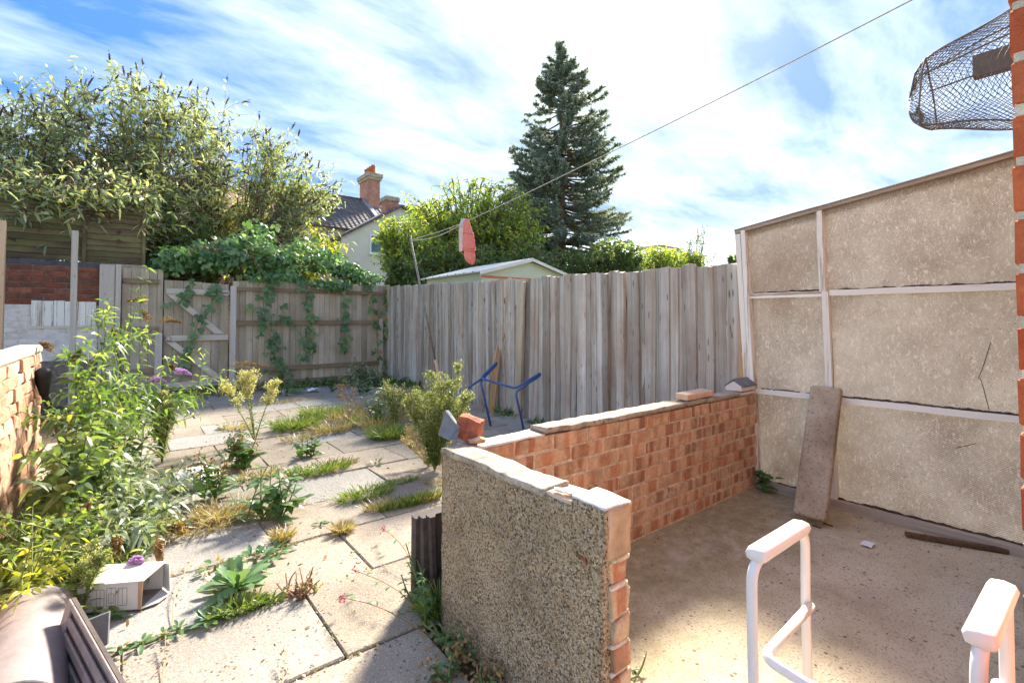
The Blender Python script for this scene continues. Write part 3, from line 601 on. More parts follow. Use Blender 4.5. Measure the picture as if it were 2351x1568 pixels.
# ------------------------------------------------------------------ house wall beside the camera
hw = thing('house_wall', 'red brick corner of the house close beside the camera', 'house wall', (1.2, 0, 0))
for c in range(44):
    z = 0.005 + c * 0.0765
    L = 0.215 if c % 2 == 0 else 0.1025
    me = block(0.215, 0.1025, 0.0655, 0.0035, 0.0012, c % 4, 'brick_house')
    obj('brick', me, 'brick_house', hw, (1.0 + (0.1075 if c % 2 else 0.05125), 0.096 - (0.05125 if c % 2 else 0.1075), z + 0.033), (0, 0, (0 if c % 2 else math.pi / 2) + R.gauss(0, 0.004)))
    hm_ = block(0.1025, 0.1025, 0.0655, 0.0035, 0.0012, c % 4, 'brick_house')
    if c % 2: obj('brick', hm_, 'brick_house', hw, (1.0 + 0.051, 0.096 - 0.3375 - 0.05125, z + 0.033), (0, 0, math.pi / 2))
    else: obj('brick', me, 'brick_house', hw, (1.0 + 0.051, 0.096 - 0.225 - 0.1075, z + 0.033), (0, 0, math.pi / 2 + R.gauss(0, 0.004)))
    if c % 2: obj('brick', me, 'brick_house', hw, (1.0 + 0.051, 0.096 - 0.1125 - 0.1075, z + 0.033), (0, 0, math.pi / 2 + R.gauss(0, 0.004)))
    else: obj('brick', me, 'brick_house', hw, (1.0 + 0.1125 + 0.1075, 0.096 - 0.051, z + 0.033), (0, 0, R.gauss(0, 0.004)))
MB().box((1.0025, -0.35, -0.05), (6.0, 0.0925, 3.4)).build('mortar', 'mortar_pale', hw)
MB().box((1.335, -0.348, -0.04), (6.01, 0.096, 3.41)).build('brickwork', 'far_brick', hw)

# ------------------------------------------------------------------ panelled screen
sc_ = thing('panel_screen', 'lean-to side wall of ribbed translucent panels in flaking white timber', 'screen', (3.47, 0.9, 0))
PX = 3.475
top = lambda y: 1.78 + (1.70 - y) * 0.143
lean = lambda y, z: y + (0.085 * (z / 1.8)) * max(0, (y - 0.6) / 1.0)           # the uprights have drifted off plumb
def pane(y0, y1, z0, z1a, z1b):
    v = []; ny, nz = 8, 8; f = []
    for k in range(nz + 1):
        for j in range(ny + 1):
            y = y0 + (y1 - y0) * j / ny; zt = z1a + (z1b - z1a) * j / ny; z = z0 + (zt - z0) * k / nz
            v.append((PX + 0.006 * mnoise.noise((y * 3, z * 3, 1)), lean(y, z), z))
    for k in range(nz):
        for j in range(ny):
            q = k * (ny + 1) + j; f.append((q, q + ny + 1, q + ny + 2, q + 1))
    n = len(v); v2 = [(x + 0.006, y, z) for x, y, z in v]; f2 = [tuple(reversed([i + n for i in q])) for q in f]
    obj('pane', raw_mesh('pane', v + v2, f + f2, 'fibre_sheet', True), None, sc_)
ym = 1.135
for (y0, y1) in ((0.13, ym), (ym, 1.60)):
    pane(y0, y1, 0.03, 0.655, 0.655); pane(y0, y1, 0.655, 1.32, 1.32); pane(y0, y1, 1.32, top(y0) - 0.01, top(y1) - 0.01)
def upright(y, w, z0, z1, x0=3.435, x1=3.474, mat='timber_white_z'):
    K = 8; v = []; f = []
    for k in range(K + 1):
        z = z0 + (z1 - z0) * k / K; yy = lean(y, z); j = R.uniform(-0.002, 0.002)
        v += [(x0 + j, yy - w / 2, z), (x1, yy - w / 2, z), (x1, yy + w / 2, z), (x0 + j, yy + w / 2, z)]
    for k in range(K):
        q = 4 * k
        for e in range(4): f.append((q + e, q + (e + 1) % 4, q + 4 + (e + 1) % 4, q + 4 + e))
    f += [(3, 2, 1, 0), (4 * K, 4 * K + 1, 4 * K + 2, 4 * K + 3)]
    MB().add(v, f).build('upright', mat, sc_)
upright(ym, 0.036, 0.03, 1.33); upright(ym + 0.012, 0.034, 1.33, top(ym)); upright(1.596, 0.030, 0.0, 1.79, 3.425); upright(1.632, 0.036, 0.0, 1.77, 3.43)
def rail(y0, y1, z0, z1, h, x0=3.445, x1=3.473, mat='timber_white_y'):
    K = 8; v = []; f = []
    for k in range(K + 1):
        y = y0 + (y1 - y0) * k / K; z = z0 + (z1 - z0) * k / K + R.uniform(-0.0015, 0.0015)
        v += [(x0, lean(y, z), z - h / 2), (x1, lean(y, z), z - h / 2), (x1, lean(y, z), z + h / 2), (x0 + 0.003, lean(y, z), z + h / 2)]
    for k in range(K):
        q = 4 * k
        for e in range(4): f.append((q + e, q + 4 + e, q + 4 + (e + 1) % 4, q + (e + 1) % 4))
    f += [(0, 1, 2, 3), (4 * K + 3, 4 * K + 2, 4 * K + 1, 4 * K)]
    MB().add(v, f).build('rail', mat, sc_)
for (y0, y1) in ((0.13, ym - 0.02), (ym + 0.02, 1.582)):
    rail(y0, y1, 0.660, 0.655, 0.036); rail(y0, y1, 1.318, 1.32, 0.036)
rail(0.10, 1.652, top(0.10), top(1.652), 0.024, 3.432, 3.52, 'wood_sill')
rail(0.10, 1.655, top(0.10) + 0.015, top(1.655) + 0.015, 0.006, 3.425, 3.53, 'wood_sill')
rail(0.11, 1.60, 0.022, 0.022, 0.045, 3.40, 3.474, 'wood_sill')
for (y0, y1, z) in ((0.14, 1.11, 0.681), (1.16, 1.575, 0.677), (0.14, 1.11, 1.339), (1.19, 1.62, 1.341), (0.14, 1.58, 0.047)):      # grit and cobweb lying along the ledges
    rough_box((3.452, y0, z - 0.004), (3.473, y1, z + 0.003), 0.009, 0.007, 40, z * 9).build('dirt', 'soil', sc_, True)
for pts in ([(2275, 785), (2266, 815), (2256, 845), (2246, 870)], [(2250, 868), (2258, 890), (2264, 915), (2271, 940)], [(2195, 1028), (2215, 1024), (2240, 1018)]):
    P_ = [on(x, y, 'x', PX - 0.003) for x, y in pts]; MB().tube(P_, 0.0018, 5).build('crack', 'black_rubber', sc_)

# ------------------------------------------------------------------ fences
fx = lambda y: 3.50 + (y - 1.75) * 0.0668
sf = thing('slat_fence', 'weathered grey close-board fence of narrow upright slats along the garden', 'fence', (3.7, 5, 0))
def slat_mesh(seed, w=0.142, t0=0.020, t1=0.004):
    r = random.Random(seed); K = 7; v = []; f = []
    for k in range(K + 1):
        z = k / K; bx = r.uniform(-0.003, 0.003); wob = r.uniform(-0.003, 0.003)
        cr = r.uniform(0.004, 0.010)
        v += [(bx - t0, wob, z), (bx - t0 * 0.9 - cr * 0.3, wob + w * 0.5, z), (bx - t1, wob + w, z), (bx, wob + w, z), (bx + 0.004, wob, z)]
    v[-5] = (v[-5][0], v[-5][1], 1 + r.uniform(-0.012, 0.006)); v[-3] = (v[-3][0], v[-3][1], 1 + r.uniform(-0.012, 0.006))
    for k in range(K):
        q = 5 * k
        for e in range(5): f.append((q + e, q + 5 + e, q + 5 + (e + 1) % 5, q + (e + 1) % 5))
    f += [(0, 1, 2, 3, 4), tuple(5 * K + e for e in (4, 3, 2, 1, 0))]
    return MB().add(v, f).mesh('slat', 'wood_slat')
SM = [slat_mesh(i) for i in range(8)]
y = 1.745; i = 0
while y < 8.92:
    zt = 1.57 + (y - 1.75) * 0.029 if y < 4.3 else (1.63 + (y - 4.3) * 0.040)
    zt += R.uniform(-0.012, 0.012) + (0.012 if 4.3 < y < 4.9 else 0)
    wv = 0.030 * math.sin(y * 1.9) * (1 if y > 3 else 0.3)
    s = obj('slat', SM[R.randrange(8)], None, sf, (fx(y) + wv * 0.5 + R.uniform(-0.007, 0.007), y, -0.03), (R.gauss(0, 0.004), R.gauss(0.0, 0.008) + wv * 0.3, math.radians(90) * 0 + R.gauss(-0.13, 0.08)), (1.0 + R.uniform(0, 0.7), 1 + R.uniform(-0.12, 0.12), zt + 0.03))
    y += 0.086 * R.uniform(0.82, 1.15); i += 1
for y in (1.80, 3.05, 4.30, 5.55, 6.80, 8.05):
    MB().box((fx(y) + 0.115, y, -0.1), (fx(y) + 0.19, y + 0.075, 1.5)).build('post', 'wood_gate', sf)
for z in (0.35, 0.95, 1.40):
    MB().bar((fx(1.8) + 0.085, 1.78, z), (fx(8.9) + 0.085, 8.9, z), 0.05, 0.07).build('rail', 'wood_rail', sf)

def vboards(parent, x0, x1, y, z0, ztop, w=0.1, mat='wood_gate', name='board', t=0.018):
    x = x0; i = 0
    while x < x1 - 0.02:
        ww = min(w * R.uniform(0.92, 1.06), x1 - x); z1 = ztop(x) if callable(ztop) else ztop
        m = MB(); dy_ = R.uniform(0, 0.006); m.box((x + 0.002, y + dy_, z0), (x + ww - 0.002, y + t + dy_, z1 + R.uniform(-0.008, 0.008)))
        m.build(name, mat, parent, bevel=0.002); x += ww; i += 1
YB = 8.95
bf = thing('back_fence', 'brown board fence with rails and posts right of the garden gate', 'fence', (2.6, YB, 0))
vboards(bf, 1.30, 3.97, YB + 0.02, 0.10, lambda x: 1.79 + (x - 1.3) * 0.012)
for z, h in ((1.66, 0.06), (1.105, 0.075), (0.33, 0.06)):
    MB().bar((1.31, YB - 0.012, z), (3.95, YB - 0.012, z + 0.005), 0.045, h).build('rail', 'wood_rail', bf)
for x, w in ((1.262, 0.085), (3.775, 0.075)):
    MB().box((x, YB - 0.055, -0.06), (x + w, YB + 0.018, 1.70 if x < 2 else 1.18)).build('post', 'wood_post_grey', bf, bevel=0.004)
MB().box((1.35, YB - 0.02, -0.05), (3.96, YB + 0.012, 0.13)).build('gravel_board', 'wood_rail', bf)
gt = thing('garden_gate', 'ledged and braced wooden garden gate with weathered brown boards', 'gate', (0.82, YB, 0))
vboards(gt, 0.395, 1.245, YB, 0.10, lambda x: 1.76 - (x - 0.4) * 0.05, 0.12)
for z, h in ((1.585, 0.085), (0.875, 0.085), (0.165, 0.08)):
    MB().box((0.42, YB - 0.040, z - h / 2), (1.24, YB - 0.001, z + h / 2)).build('ledge', 'wood_ledge', gt, bevel=0.003)
for (za, zb) in ((1.535, 0.93), (0.82, 0.22)):
    MB().prism([(0.43, YB - 0.036, za), (0.54, YB - 0.036, za), (1.19, YB - 0.036, zb), (1.06, YB - 0.036, zb)], (0, 0.034, 0)).build('brace', 'wood_ledge', gt)
c_ = Vector((0.455, YB - 0.046, 0.875)); MB().tube([c_ + Vector((0.035 * math.cos(a), 0, 0.035 * math.sin(a))) for a in [2 * math.pi * k / 14 for k in range(15)]], 0.004, 6).build('ring_handle', 'pole_metal', gt, True)
for z in (1.585, 0.165):
    MB().box((1.02, YB - 0.048, z - 0.016), (1.27, YB - 0.0405, z + 0.016)).build('hinge', 'pole_metal', gt)
ff = thing('side_fence', 'short tall fence section of brown boards left of the gate', 'fence', (0.1, YB, 0))
vboards(ff, -0.10, 0.385, YB + 0.005, 0.08, 1.91, 0.105)
for z in (1.72, 1.02, 0.40): MB().box((-0.09, YB - 0.030, z - 0.035), (0.335, YB + 0.003, z + 0.035)).build('rail', 'wood_rail', ff)
MB().box((0.29, YB - 0.07, -0.06), (0.382, YB - 0.032, 0.95)).build('post', 'wood_post_grey', ff, bevel=0.003)
gp_ = thing('gate_post', 'wide pale grey timber post between brick wall and side fence', 'post', (-0.22, YB, 0))
MB().box((-0.345, YB - 0.09, -0.05), (-0.175, YB - 0.03, 1.93)).build('plank', 'wood_post_grey', gp_, bevel=0.004)
MB().box((-0.17, YB - 0.11, -0.05), (-0.108, YB - 0.02, 1.94)).build('plank', 'wood_post_grey', gp_, bevel=0.004)
p0, p1 = on(172, 530, 'y', 8.6), on(178, 692, 'y', 8.6)
o = MB().box((p0.x - 0.03, 8.57, 0.0), (p0.x + 0.035, 8.63, p0.z)).build('fence_stake', 'wood_post_grey', bevel=0.003); tag(o, 'thin pale timber stake standing before the dark lap fence', 'stake')
p0 = on(6, 507, 'y', 8.5)
o = MB().box((p0.x - 0.10, 8.46, 0.0), (p0.x + 0.03, 8.54, p0.z)).build('timber_post', 'wood_fresh', bevel=0.003); tag(o, 'orange-brown sawn timber post at the left edge of the picture', 'post')

# ------------------------------------------------------------------ buildings and shed beyond the fences
def roof_courses(parent, x0, x1, ye, ze, yr, zr, n=22, name='roof'):
    """a tiled slope from eave to ridge, each course lapping the one below"""
    v = []; f = []; K = 2
    for i in range(n):
        a, b = i / n, (i + 1.12) / n; y0, z0 = ye + (yr - ye) * a, ze + (zr - ze) * a; y1, z1 = ye + (yr - ye) * min(b, 1), ze + (zr - ze) * min(b, 1)
        q = len(v); v += [(x0, y0, z0 + 0.035), (x1, y0, z0 + 0.035), (x1, y1, z1 + 0.004), (x0, y1, z1 + 0.004), (x0, y0, z0 - 0.02), (x1, y0, z0 - 0.02)]
        f += [(q, q + 1, q + 2, q + 3), (q + 4, q + 5, q + 1, q), (q + 4, q, q + 3), (q + 1, q + 5, q + 2)]
    m = MB(); m.v = v; m.f = f; return m.build(name, 'roof_tile', parent)
hs = thing('cream_house', 'cream rendered house with grey tiled roof and tall red chimney', 'house', (9, 26, 0))
MB().box((4.6, 25.6, -0.1), (19, 32, 6.1)).build('wall', 'cream_render', hs)
roof_courses(hs, 4.4, 11.1, 25.2, 5.95, 29.0, 8.55); r2 = roof_courses(hs, 11.3, 19.2, 25.2, 5.95, 29.0, 8.50)
MB().prism([(4.5, 25.6, 6.1), (4.5, 29.0, 8.45), (4.5, 32.4, 6.1)], (0.2, 0, 0)).build('gable_end', 'cream_render', hs)
MB().hexa([(4.4, 29.0, 8.5), (19.2, 29.0, 8.45), (19.2, 32.8, 5.95), (4.4, 32.8, 5.95), (4.4, 29.0, 8.57), (19.2, 29.0, 8.52), (19.2, 32.8, 6.02), (4.4, 32.8, 6.02)]).build('roof', 'roof_tile', hs)
MB().tube([(4.4, 29, 8.58), (19.2, 29, 8.54)], 0.09, 8).build('ridge', 'roof_tile', hs)
MB().bar((11.2, 25.2, 6.02), (11.2, 29.0, 8.63), 0.28, 0.10).build('lead_strip', 'lead', hs)
# the wing with its gable towards the garden
GX0, GX1, GR, GZ0, GZ1 = 8.15, 14.6, 11.35, 5.25, 7.20
MB().prism([(GX0, 24, -0.1), (GX1, 24, -0.1), (GX1, 24, GZ0), (GR, 24, GZ1), (GX0, 24, GZ0)], (0, 3.6, 0)).build('wing_wall', 'cream_render', hs)
for sgn, xe in ((1, GX0 - 0.2), (-1, GX1 + 0.2)):
    ze = GZ0 - 0.12
    MB().hexa([(xe, 23.85, ze), (GR, 23.85, GZ1), (GR, 28, GZ1), (xe, 28, ze), (xe, 23.85, ze + 0.14), (GR, 23.85, GZ1 + 0.14), (GR, 28, GZ1 + 0.14), (xe, 28, ze + 0.14)]).build('wing_roof', 'roof_tile', hs)
ch = MB().box((11.25, 28.25, 7.6), (11.95, 29.75, 9.75)).build('chimney', 'far_brick', hs)
MB().box((11.17, 28.17, 9.70), (12.03, 29.83, 9.86)).build('chimney_cap', 'concrete_post', ch); MB().box((11.11, 28.11, 9.86), (12.09, 29.89, 10.10)).build('chimney_cap', 'concrete_post', ch)
for k in range(4):
    y = 28.45 + k * 0.37; MB().tube([(11.6, y, 10.08), (11.6, y, 10.55), (11.6, y, 10.56), (11.6, y, 10.66)], [0.13, 0.11, 0.14, 0.13], 12).build('chimney_pot', 'terracotta', ch, True)
c2 = MB().box((10.62, 24.2, 6.3), (11.30, 24.9, 7.55)).build('chimney', 'far_brick', hs); MB().box((10.55, 24.12, 7.50), (11.37, 24.98, 7.78)).build('chimney_cap', 'concrete_post', c2, bevel=0.05)
def window(parent, x0, x1, z0, z1, y, split=0.7):
    w = MB(); t = 0.07
    for (a, b, c, d) in ((x0, x1, z0, z0 + t), (x0, x1, z1 - t, z1), (x0, x0 + t, z0 + t, z1 - t), (x1 - t, x1, z0 + t, z1 - t)): w.box((a, y - 0.05, c), (b, y + 0.02, d))
    zs = z0 + (z1 - z0) * split; w.box((x0 + t, y - 0.05, zs - 0.04), (x1 - t, y + 0.02, zs + 0.04))
    f = w.build('window', 'white_frame', parent)
    for (a, b) in ((z0 + t, zs - 0.04), (zs + 0.04, z1 - t)): MB().box((x0 + t, y - 0.015, a), (x1 - t, y - 0.005, b)).build('pane', 'window_glass', f)
    MB().box((x0 - 0.06, y - 0.12, z0 - 0.07), (x1 + 0.06, y - 0.002, z0 - 0.005)).build('sill', 'white_frame', f)
window(hs, 9.62, 10.85, 4.58, 5.56, 23.995); window(hs, 6.2, 7.2, 3.2, 4.4, 25.59)
rh = thing('red_roof_house', 'red brick house with brown tiled roof half hidden behind the buddleia', 'house', (3, 23, 0))
MB().box((0.6, 22.6, -0.1), (5.2, 27.4, 5.2)).build('wall', 'far_brick', rh)
MB().prism([(0.6, 22.6, 5.4), (0.6, 25.0, 6.9), (0.6, 27.4, 5.4)], (4.6, 0, 0)).build('gable', 'far_brick', rh)
MB().hexa([(0.4, 22.3, 5.35), (5.35, 22.3, 5.35), (5.35, 25, 7.05), (0.4, 25, 7.05), (0.4, 22.3, 5.47), (5.35, 22.3, 5.47), (5.35, 25, 7.2), (0.4, 25, 7.2)]).build('roof', 'brown_tile', rh)
MB().hexa([(0.4, 25, 7.05), (5.35, 25, 7.05), (5.35, 27.7, 5.35), (0.4, 27.7, 5.35), (0.4, 25, 7.2), (5.35, 25, 7.2), (5.35, 27.7, 5.47), (0.4, 27.7, 5.47)]).build('roof', 'brown_tile', rh)
window(rh, 2.6, 3.6, 3.4, 4.5, 22.59)
# hipped roof far off
q = ray(1502, 548); far = Vector((q.x * 42, q.y * 42, 0)); zr = CAMZ + q.z * 42
fh = thing('hipped_house', 'distant house with pale grey hipped roof above the hedge', 'house', far)
MB().box((far.x - 1.6, far.y - 1.6, -0.1), (far.x + 1.6, far.y + 1.6, zr - 0.9)).build('wall', 'cream_render', fh)
MB().add([(far.x - 1.9, far.y - 1.9, zr - 0.95), (far.x + 1.9, far.y - 1.9, zr - 0.95), (far.x + 1.9, far.y + 1.9, zr - 0.95), (far.x - 1.9, far.y + 1.9, zr - 0.95), (far.x - 0.6, far.y, zr), (far.x + 0.6, far.y, zr)],
         [(0, 1, 5, 4), (1, 2, 5), (2, 3, 4, 5), (3, 0, 4), (0, 3, 2, 1)]).build('roof', 'slate_roof_pale', fh)
# metal shed
sh = thing('metal_shed', 'pale green metal shed with shallow white roof behind the slat fence', 'shed', (5.5, 7.4, 0))
a = on(1105, 625, 'x', 4.5); b = on(1222, 597, 'y', a.y); c = on(1311, 634, 'y', a.y); e = on(985, 632, 'x', 4.5)
Y0, Y1, X0, X1, ZE, XR, ZR = a.y, a.y + 1.85, 4.5, c.x, 1.94, (4.5 + c.x) / 2, b.z
MB().prism([(X0, Y0, -0.1), (X1, Y0, -0.1), (X1, Y0, ZE), (XR, Y0, ZR - 0.03), (X0, Y0, ZE)], (0, Y1 - Y0, 0)).build('body', 'shed_green', sh)
for (xa, xb, za, zb) in ((X0 - 0.09, XR, ZE - 0.015, ZR), (XR, X1 + 0.09, ZR, ZE - 0.015)):
    n = 12
    for k in range(n):
        ya, yb = Y0 - 0.09 + (Y1 - Y0 + 0.18) * k / n, Y0 - 0.09 + (Y1 - Y0 + 0.18) * (k + 1) / n
        MB().hexa([(xa, ya, za), (xb, ya, zb), (xb, yb, zb), (xa, yb, za), (xa, ya + 0.006, za + 0.022), (xb, ya + 0.006, zb + 0.022), (xb, yb - 0.006, zb + 0.022), (xa, yb - 0.006, za + 0.022)]).build('roof_sheet', 'shed_roof', sh)
for (xa, xb, za, zb) in ((X0 - 0.09, XR, ZE - 0.02, ZR - 0.005), (XR, X1 + 0.09, ZR - 0.005, ZE - 0.02)):
    MB().hexa([(xa, Y0 - 0.10, za - 0.035), (xb, Y0 - 0.10, zb - 0.035), (xb, Y0 - 0.091, zb - 0.035), (xa, Y0 - 0.091, za - 0.035), (xa, Y0 - 0.10, za + 0.02), (xb, Y0 - 0.10, zb + 0.02), (xb, Y0 - 0.091, zb + 0.02), (xa, Y0 - 0.091, za + 0.02)]).build('bargeboard', 'shed_roof', sh)
for k in range(6):
    x = X0 + 0.02 + (X1 - X0 - 0.04) * k / 5; MB().box((x - 0.012, Y0 - 0.012, 0), (x + 0.012, Y0 - 0.001, ZE - 0.09)).build('seam', 'shed_green', sh)
MB().box((X0, Y0 - 0.016, ZE - 0.09), (X1, Y0 - 0.002, ZE - 0.055)).build('door_track', 'terracotta', sh)
for k in range(7): MB().box((X0 - 0.095, Y0 + 0.1 + k * 0.27, ZE - 0.005), (X0 - 0.075, Y0 + 0.12 + k * 0.27, ZE + 0.012)).build('bolt', 'black_rubber', sh)

# ------------------------------------------------------------------ clothes line, prop and socks
RGT = Vector((_c, -_s, 0))
PT, PB = Vector((0, 0, CAMZ)) + ray(943, 552) * 5.0, gp(1027, 962)
cp = thing('clothes_prop', 'thin grey clothes prop leaning with its pale wooden foot behind the weeds', 'pole', PB)
mid = PT + (PB - PT) * 0.66
MB().tube([PT, mid], 0.011, 8).build('metal_shaft', 'pole_metal', cp, True); MB().tube([mid - (PB - PT).normalized() * 0.04, PB], 0.015, 8).build('wooden_shaft', 'wood_fresh', cp, True)
MB().tube([PT + Vector((0.0, 0, 0.05)), PT, PT + Vector((0.03, -0.03, 0.01))], 0.007, 6).build('hook', 'pole_metal', cp, True)
SK, E1, MD = Vector((0, 0, CAMZ)) + ray(1072, 508) * 4.32, Vector((0, 0, CAMZ)) + ray(2095, 0) * 2.06, on(1500, 302, 'x', 2.47)
cl_ = thing('clothes_line', 'pale clothes line rising from the prop to the house', 'rope', SK)
path = smooth_path([PT, SK, MD, E1, Vector((2.63, 0.098, 2.60))], 10)
MB().tube(path, 0.0032, 6).build('line', 'rope', cl_, True)
low = [PT.lerp(SK, t) + Vector((0, 0, -0.045 * math.sin(math.pi * t) - 0.004)) for t in [k / 10 for k in range(11)]]
MB().tube(low, 0.0036, 6).build('line', 'rope', cl_, True)
MB().tube([(2.63, 0.11, 2.60), (2.63, 0.06, 2.60)], 0.012, 8).build('eye_bolt', 'pole_metal', cl_)
def sock(name, prof, back, mat, label, cuff=None):
    """prof: (y, x, half width) in the photograph's pixels at the line's distance; flattened knitted tube"""
    base = SK + ray(1072, 508).normalized() * back; k = ray(1072, 508).length and 4.32 / FPX * 1.0
    v = []; f = []; N = 16; fw = Vector((_s, _c, 0)); pts = []
    for i, (py, px_, hw_) in enumerate(prof):
        c0 = base + RGT * ((px_ - 1072) * k) + Vector((0, 0, -(py - 508) * k)); pts.append(c0)
        for n in range(N):
            a = 2 * math.pi * n / N; w = hw_ * k * (1 + 0.05 * math.sin(3 * a + i)); t = max(0.006, min(0.022, hw_ * k * 0.45))
            v.append(c0 + RGT * (w * math.cos(a)) + fw * (t * math.sin(a) + 0.004 * math.sin(i * 1.7)))
    for i in range(len(prof) - 1):
        for n in range(N): f.append((i * N + n, (i + 1) * N + n, (i + 1) * N + (n + 1) % N, i * N + (n + 1) % N))
    f += [tuple(range(N)), tuple((len(prof) - 1) * N + n for n in range(N - 1, -1, -1))]
    t = thing(name, label, 'sock', base); MB().add(v, f).build('leg', mat, t, True)
    if cuff:
        for (y0, x0, h0) in cuff:
            c0 = base + RGT * ((x0 - 1072) * k) + Vector((0, 0, -(y0 - 508) * k)) - fw * 0.004
            ring = [c0 + RGT * (h0 * k * math.cos(a)) + fw * (0.02 * math.sin(a)) + Vector((0, 0, 0.004 * math.sin(2 * a))) for a in [2 * math.pi * n / 20 for n in range(21)]]
            MB().tube(ring, 0.006, 6).build('cuff', mat, t, True)
    return t
sock('pink_sock', [(503, 1071, 4), (510, 1071, 6.5), (520, 1072, 8.5), (532, 1074, 11), (540, 1076, 13), (552, 1076.5, 14), (565, 1077, 14.5), (574, 1077.5, 14.5), (577, 1077, 12.5), (586, 1078, 13), (594, 1079.5, 12.5), (600, 1081, 10.5), (605, 1083, 7), (608, 1084.5, 2.5)], 0, 'sock_pink', 'pink sock pegged on the clothes line, folded at the ankle', [(575, 1077.5, 14.5), (571, 1077.3, 14.3), (536, 1075, 11.5)])
sock('grey_sock', [(502, 1065, 6), (510, 1064, 8), (518, 1061.5, 8), (535, 1061, 8), (555, 1061, 7.5), (568, 1060, 6.5), (575, 1058.5, 5), (580, 1057, 2)], 0.05, 'sock_grey', 'pale grey sock on the clothes line behind the pink one', [(520, 1061.5, 8)])

# ------------------------------------------------------------------ black netting by the house corner
NX = 2.6
nt_ = thing('netting_cage', 'black netting stretched over a thin frame beside the house corner', 'netting', (NX, 0.3, 2.1))
def nsec(s):      # s: 0 at the closed outer end, 1 at the house wall
    y = 0.545 - s * 0.445; e = math.sqrt(max(0.0, 1 - (1 - min(s / 0.14, 1)) ** 2))
    zb, zt = 1.962 - s * 0.125, 2.205 + s * 0.155; zm, hh = (zb + zt) / 2, (zt - zb) / 2
    return y, zm, hh * (0.35 + 0.65 * e), 0.11 * (0.3 + 0.7 * e) + 0.03 * s
def npt(s, th):
    y, zm, hh, hx = nsec(s); c, w = math.cos(th), math.sin(th)
    pw_ = lambda q: math.copysign(abs(q) ** 0.65, q)
    sag = 0.006 * math.sin(9 * s + 3 * th)
    return Vector((NX + pw_(c) * hx, y + 0.01 * math.sin(th * 2), zm + pw_(w) * (hh + sag)))
m = MB(); NT, NS = 52, 24
for i in range(NT):
    for sg in (1, -1):
        p = [npt(k / NS, 2 * math.pi * (i / NT) + sg * 2 * math.pi * k / NT * 0.95) for k in range(NS + 1)]
        v, f = tube_arrays(p, 0.0013, 3, False); m.add(v, f)
for (cx_, _y) in ((0, 0),):
    for i in range(8):      # the closed end
        t_ = -0.9 + 1.8 * i / 7
        p = [Vector((NX + q * 0.033, 0.546, 2.083 + t_ * 0.035)) for q in (-1, 0, 1)]; m.add(*tube_arrays(p, 0.0011, 3, False))
o = m.build('mesh', 'net_black', nt_); o['kind'] = 'stuff'
for th in (-1.95, -1.2, 1.15, 1.95, 0.25, 2.9):
    MB().tube([npt(0.10 + 0.9 * k / 12, th) for k in range(13)], 0.0035, 6).build('frame_rod', 'net_black', nt_, True)
for s in (0.12, 0.97):
    MB().tube([npt(s, 2 * math.pi * k / 28) for k in range(29)], 0.0035, 6).build('hoop', 'net_black', nt_, True)
MB().box((NX - 0.06, 0.10, 2.085), (NX - 0.02, 0.345, 2.17)).build('bracket', 'net_black', nt_)

# ------------------------------------------------------------------ white toilet frame on the concrete
wf = thing('toilet_frame', 'white tubular walking frame with padded armrests standing on the concrete', 'frame', (1.25, 0.35, 0))
ZA = 0.605
for yy in (0.53, 0.16):
    MB().tube(round_path([(1.115, yy, 0.012), (1.105, yy, 0.40), (1.105, yy, ZA), (1.40, yy, ZA), (1.395, yy, 0.40), (1.41, yy, 0.012)], 0.055, 6), 0.0115, 12).build('side_frame', 'white_tube', wf, True)
    m = MB(); N = 14; v = []; f = []; prof = [(-0.022, -0.006), (-0.026, 0.008), (-0.020, 0.019), (0.0, 0.023), (0.020, 0.019), (0.026, 0.008), (0.022, -0.006), (0.0, -0.012)]
    xs = [1.118, 1.121, 1.13, 1.20, 1.28, 1.37, 1.379, 1.382]; sc = [0.66, 0.84, 0.92, 0.92, 0.92, 0.92, 0.84, 0.66]
    for x, q in zip(xs, sc):
        for (b, c) in prof: v.append((x, yy + b * q, ZA + 0.006 + c * q))
    for i in range(len(xs) - 1):
        for k in range(8): f.append((i * 8 + k, i * 8 + (k + 1) % 8, (i + 1) * 8 + (k + 1) % 8, (i + 1) * 8 + k))
    f += [tuple(range(7, -1, -1)), tuple(56 + k for k in range(8))]
    m.add(v, f).build('armrest', 'white_plastic', wf, True)
    for x in (1.115, 1.41): MB().tube([(x, yy, -0.002), (x, yy, 0.03)], [0.019, 0.016], 12).build('rubber_foot', 'black_rubber', wf, True)
zl, zr_ = on(1846, 1388, 'y', 0.53).z, on(1745, 1492, 'y', 0.53).z
zc = (zl + zr_) / 2
MB().tube(round_path([(1.395, 0.518, zl), (1.122, 0.514, zr_), (1.14, 0.44, zr_ - 0.02), (1.15, 0.25, zr_ - 0.02), (1.122, 0.176, zr_), (1.395, 0.172, zl)], 0.03, 5), 0.0115, 12).build('cross_tube', 'white_tube', wf, True)

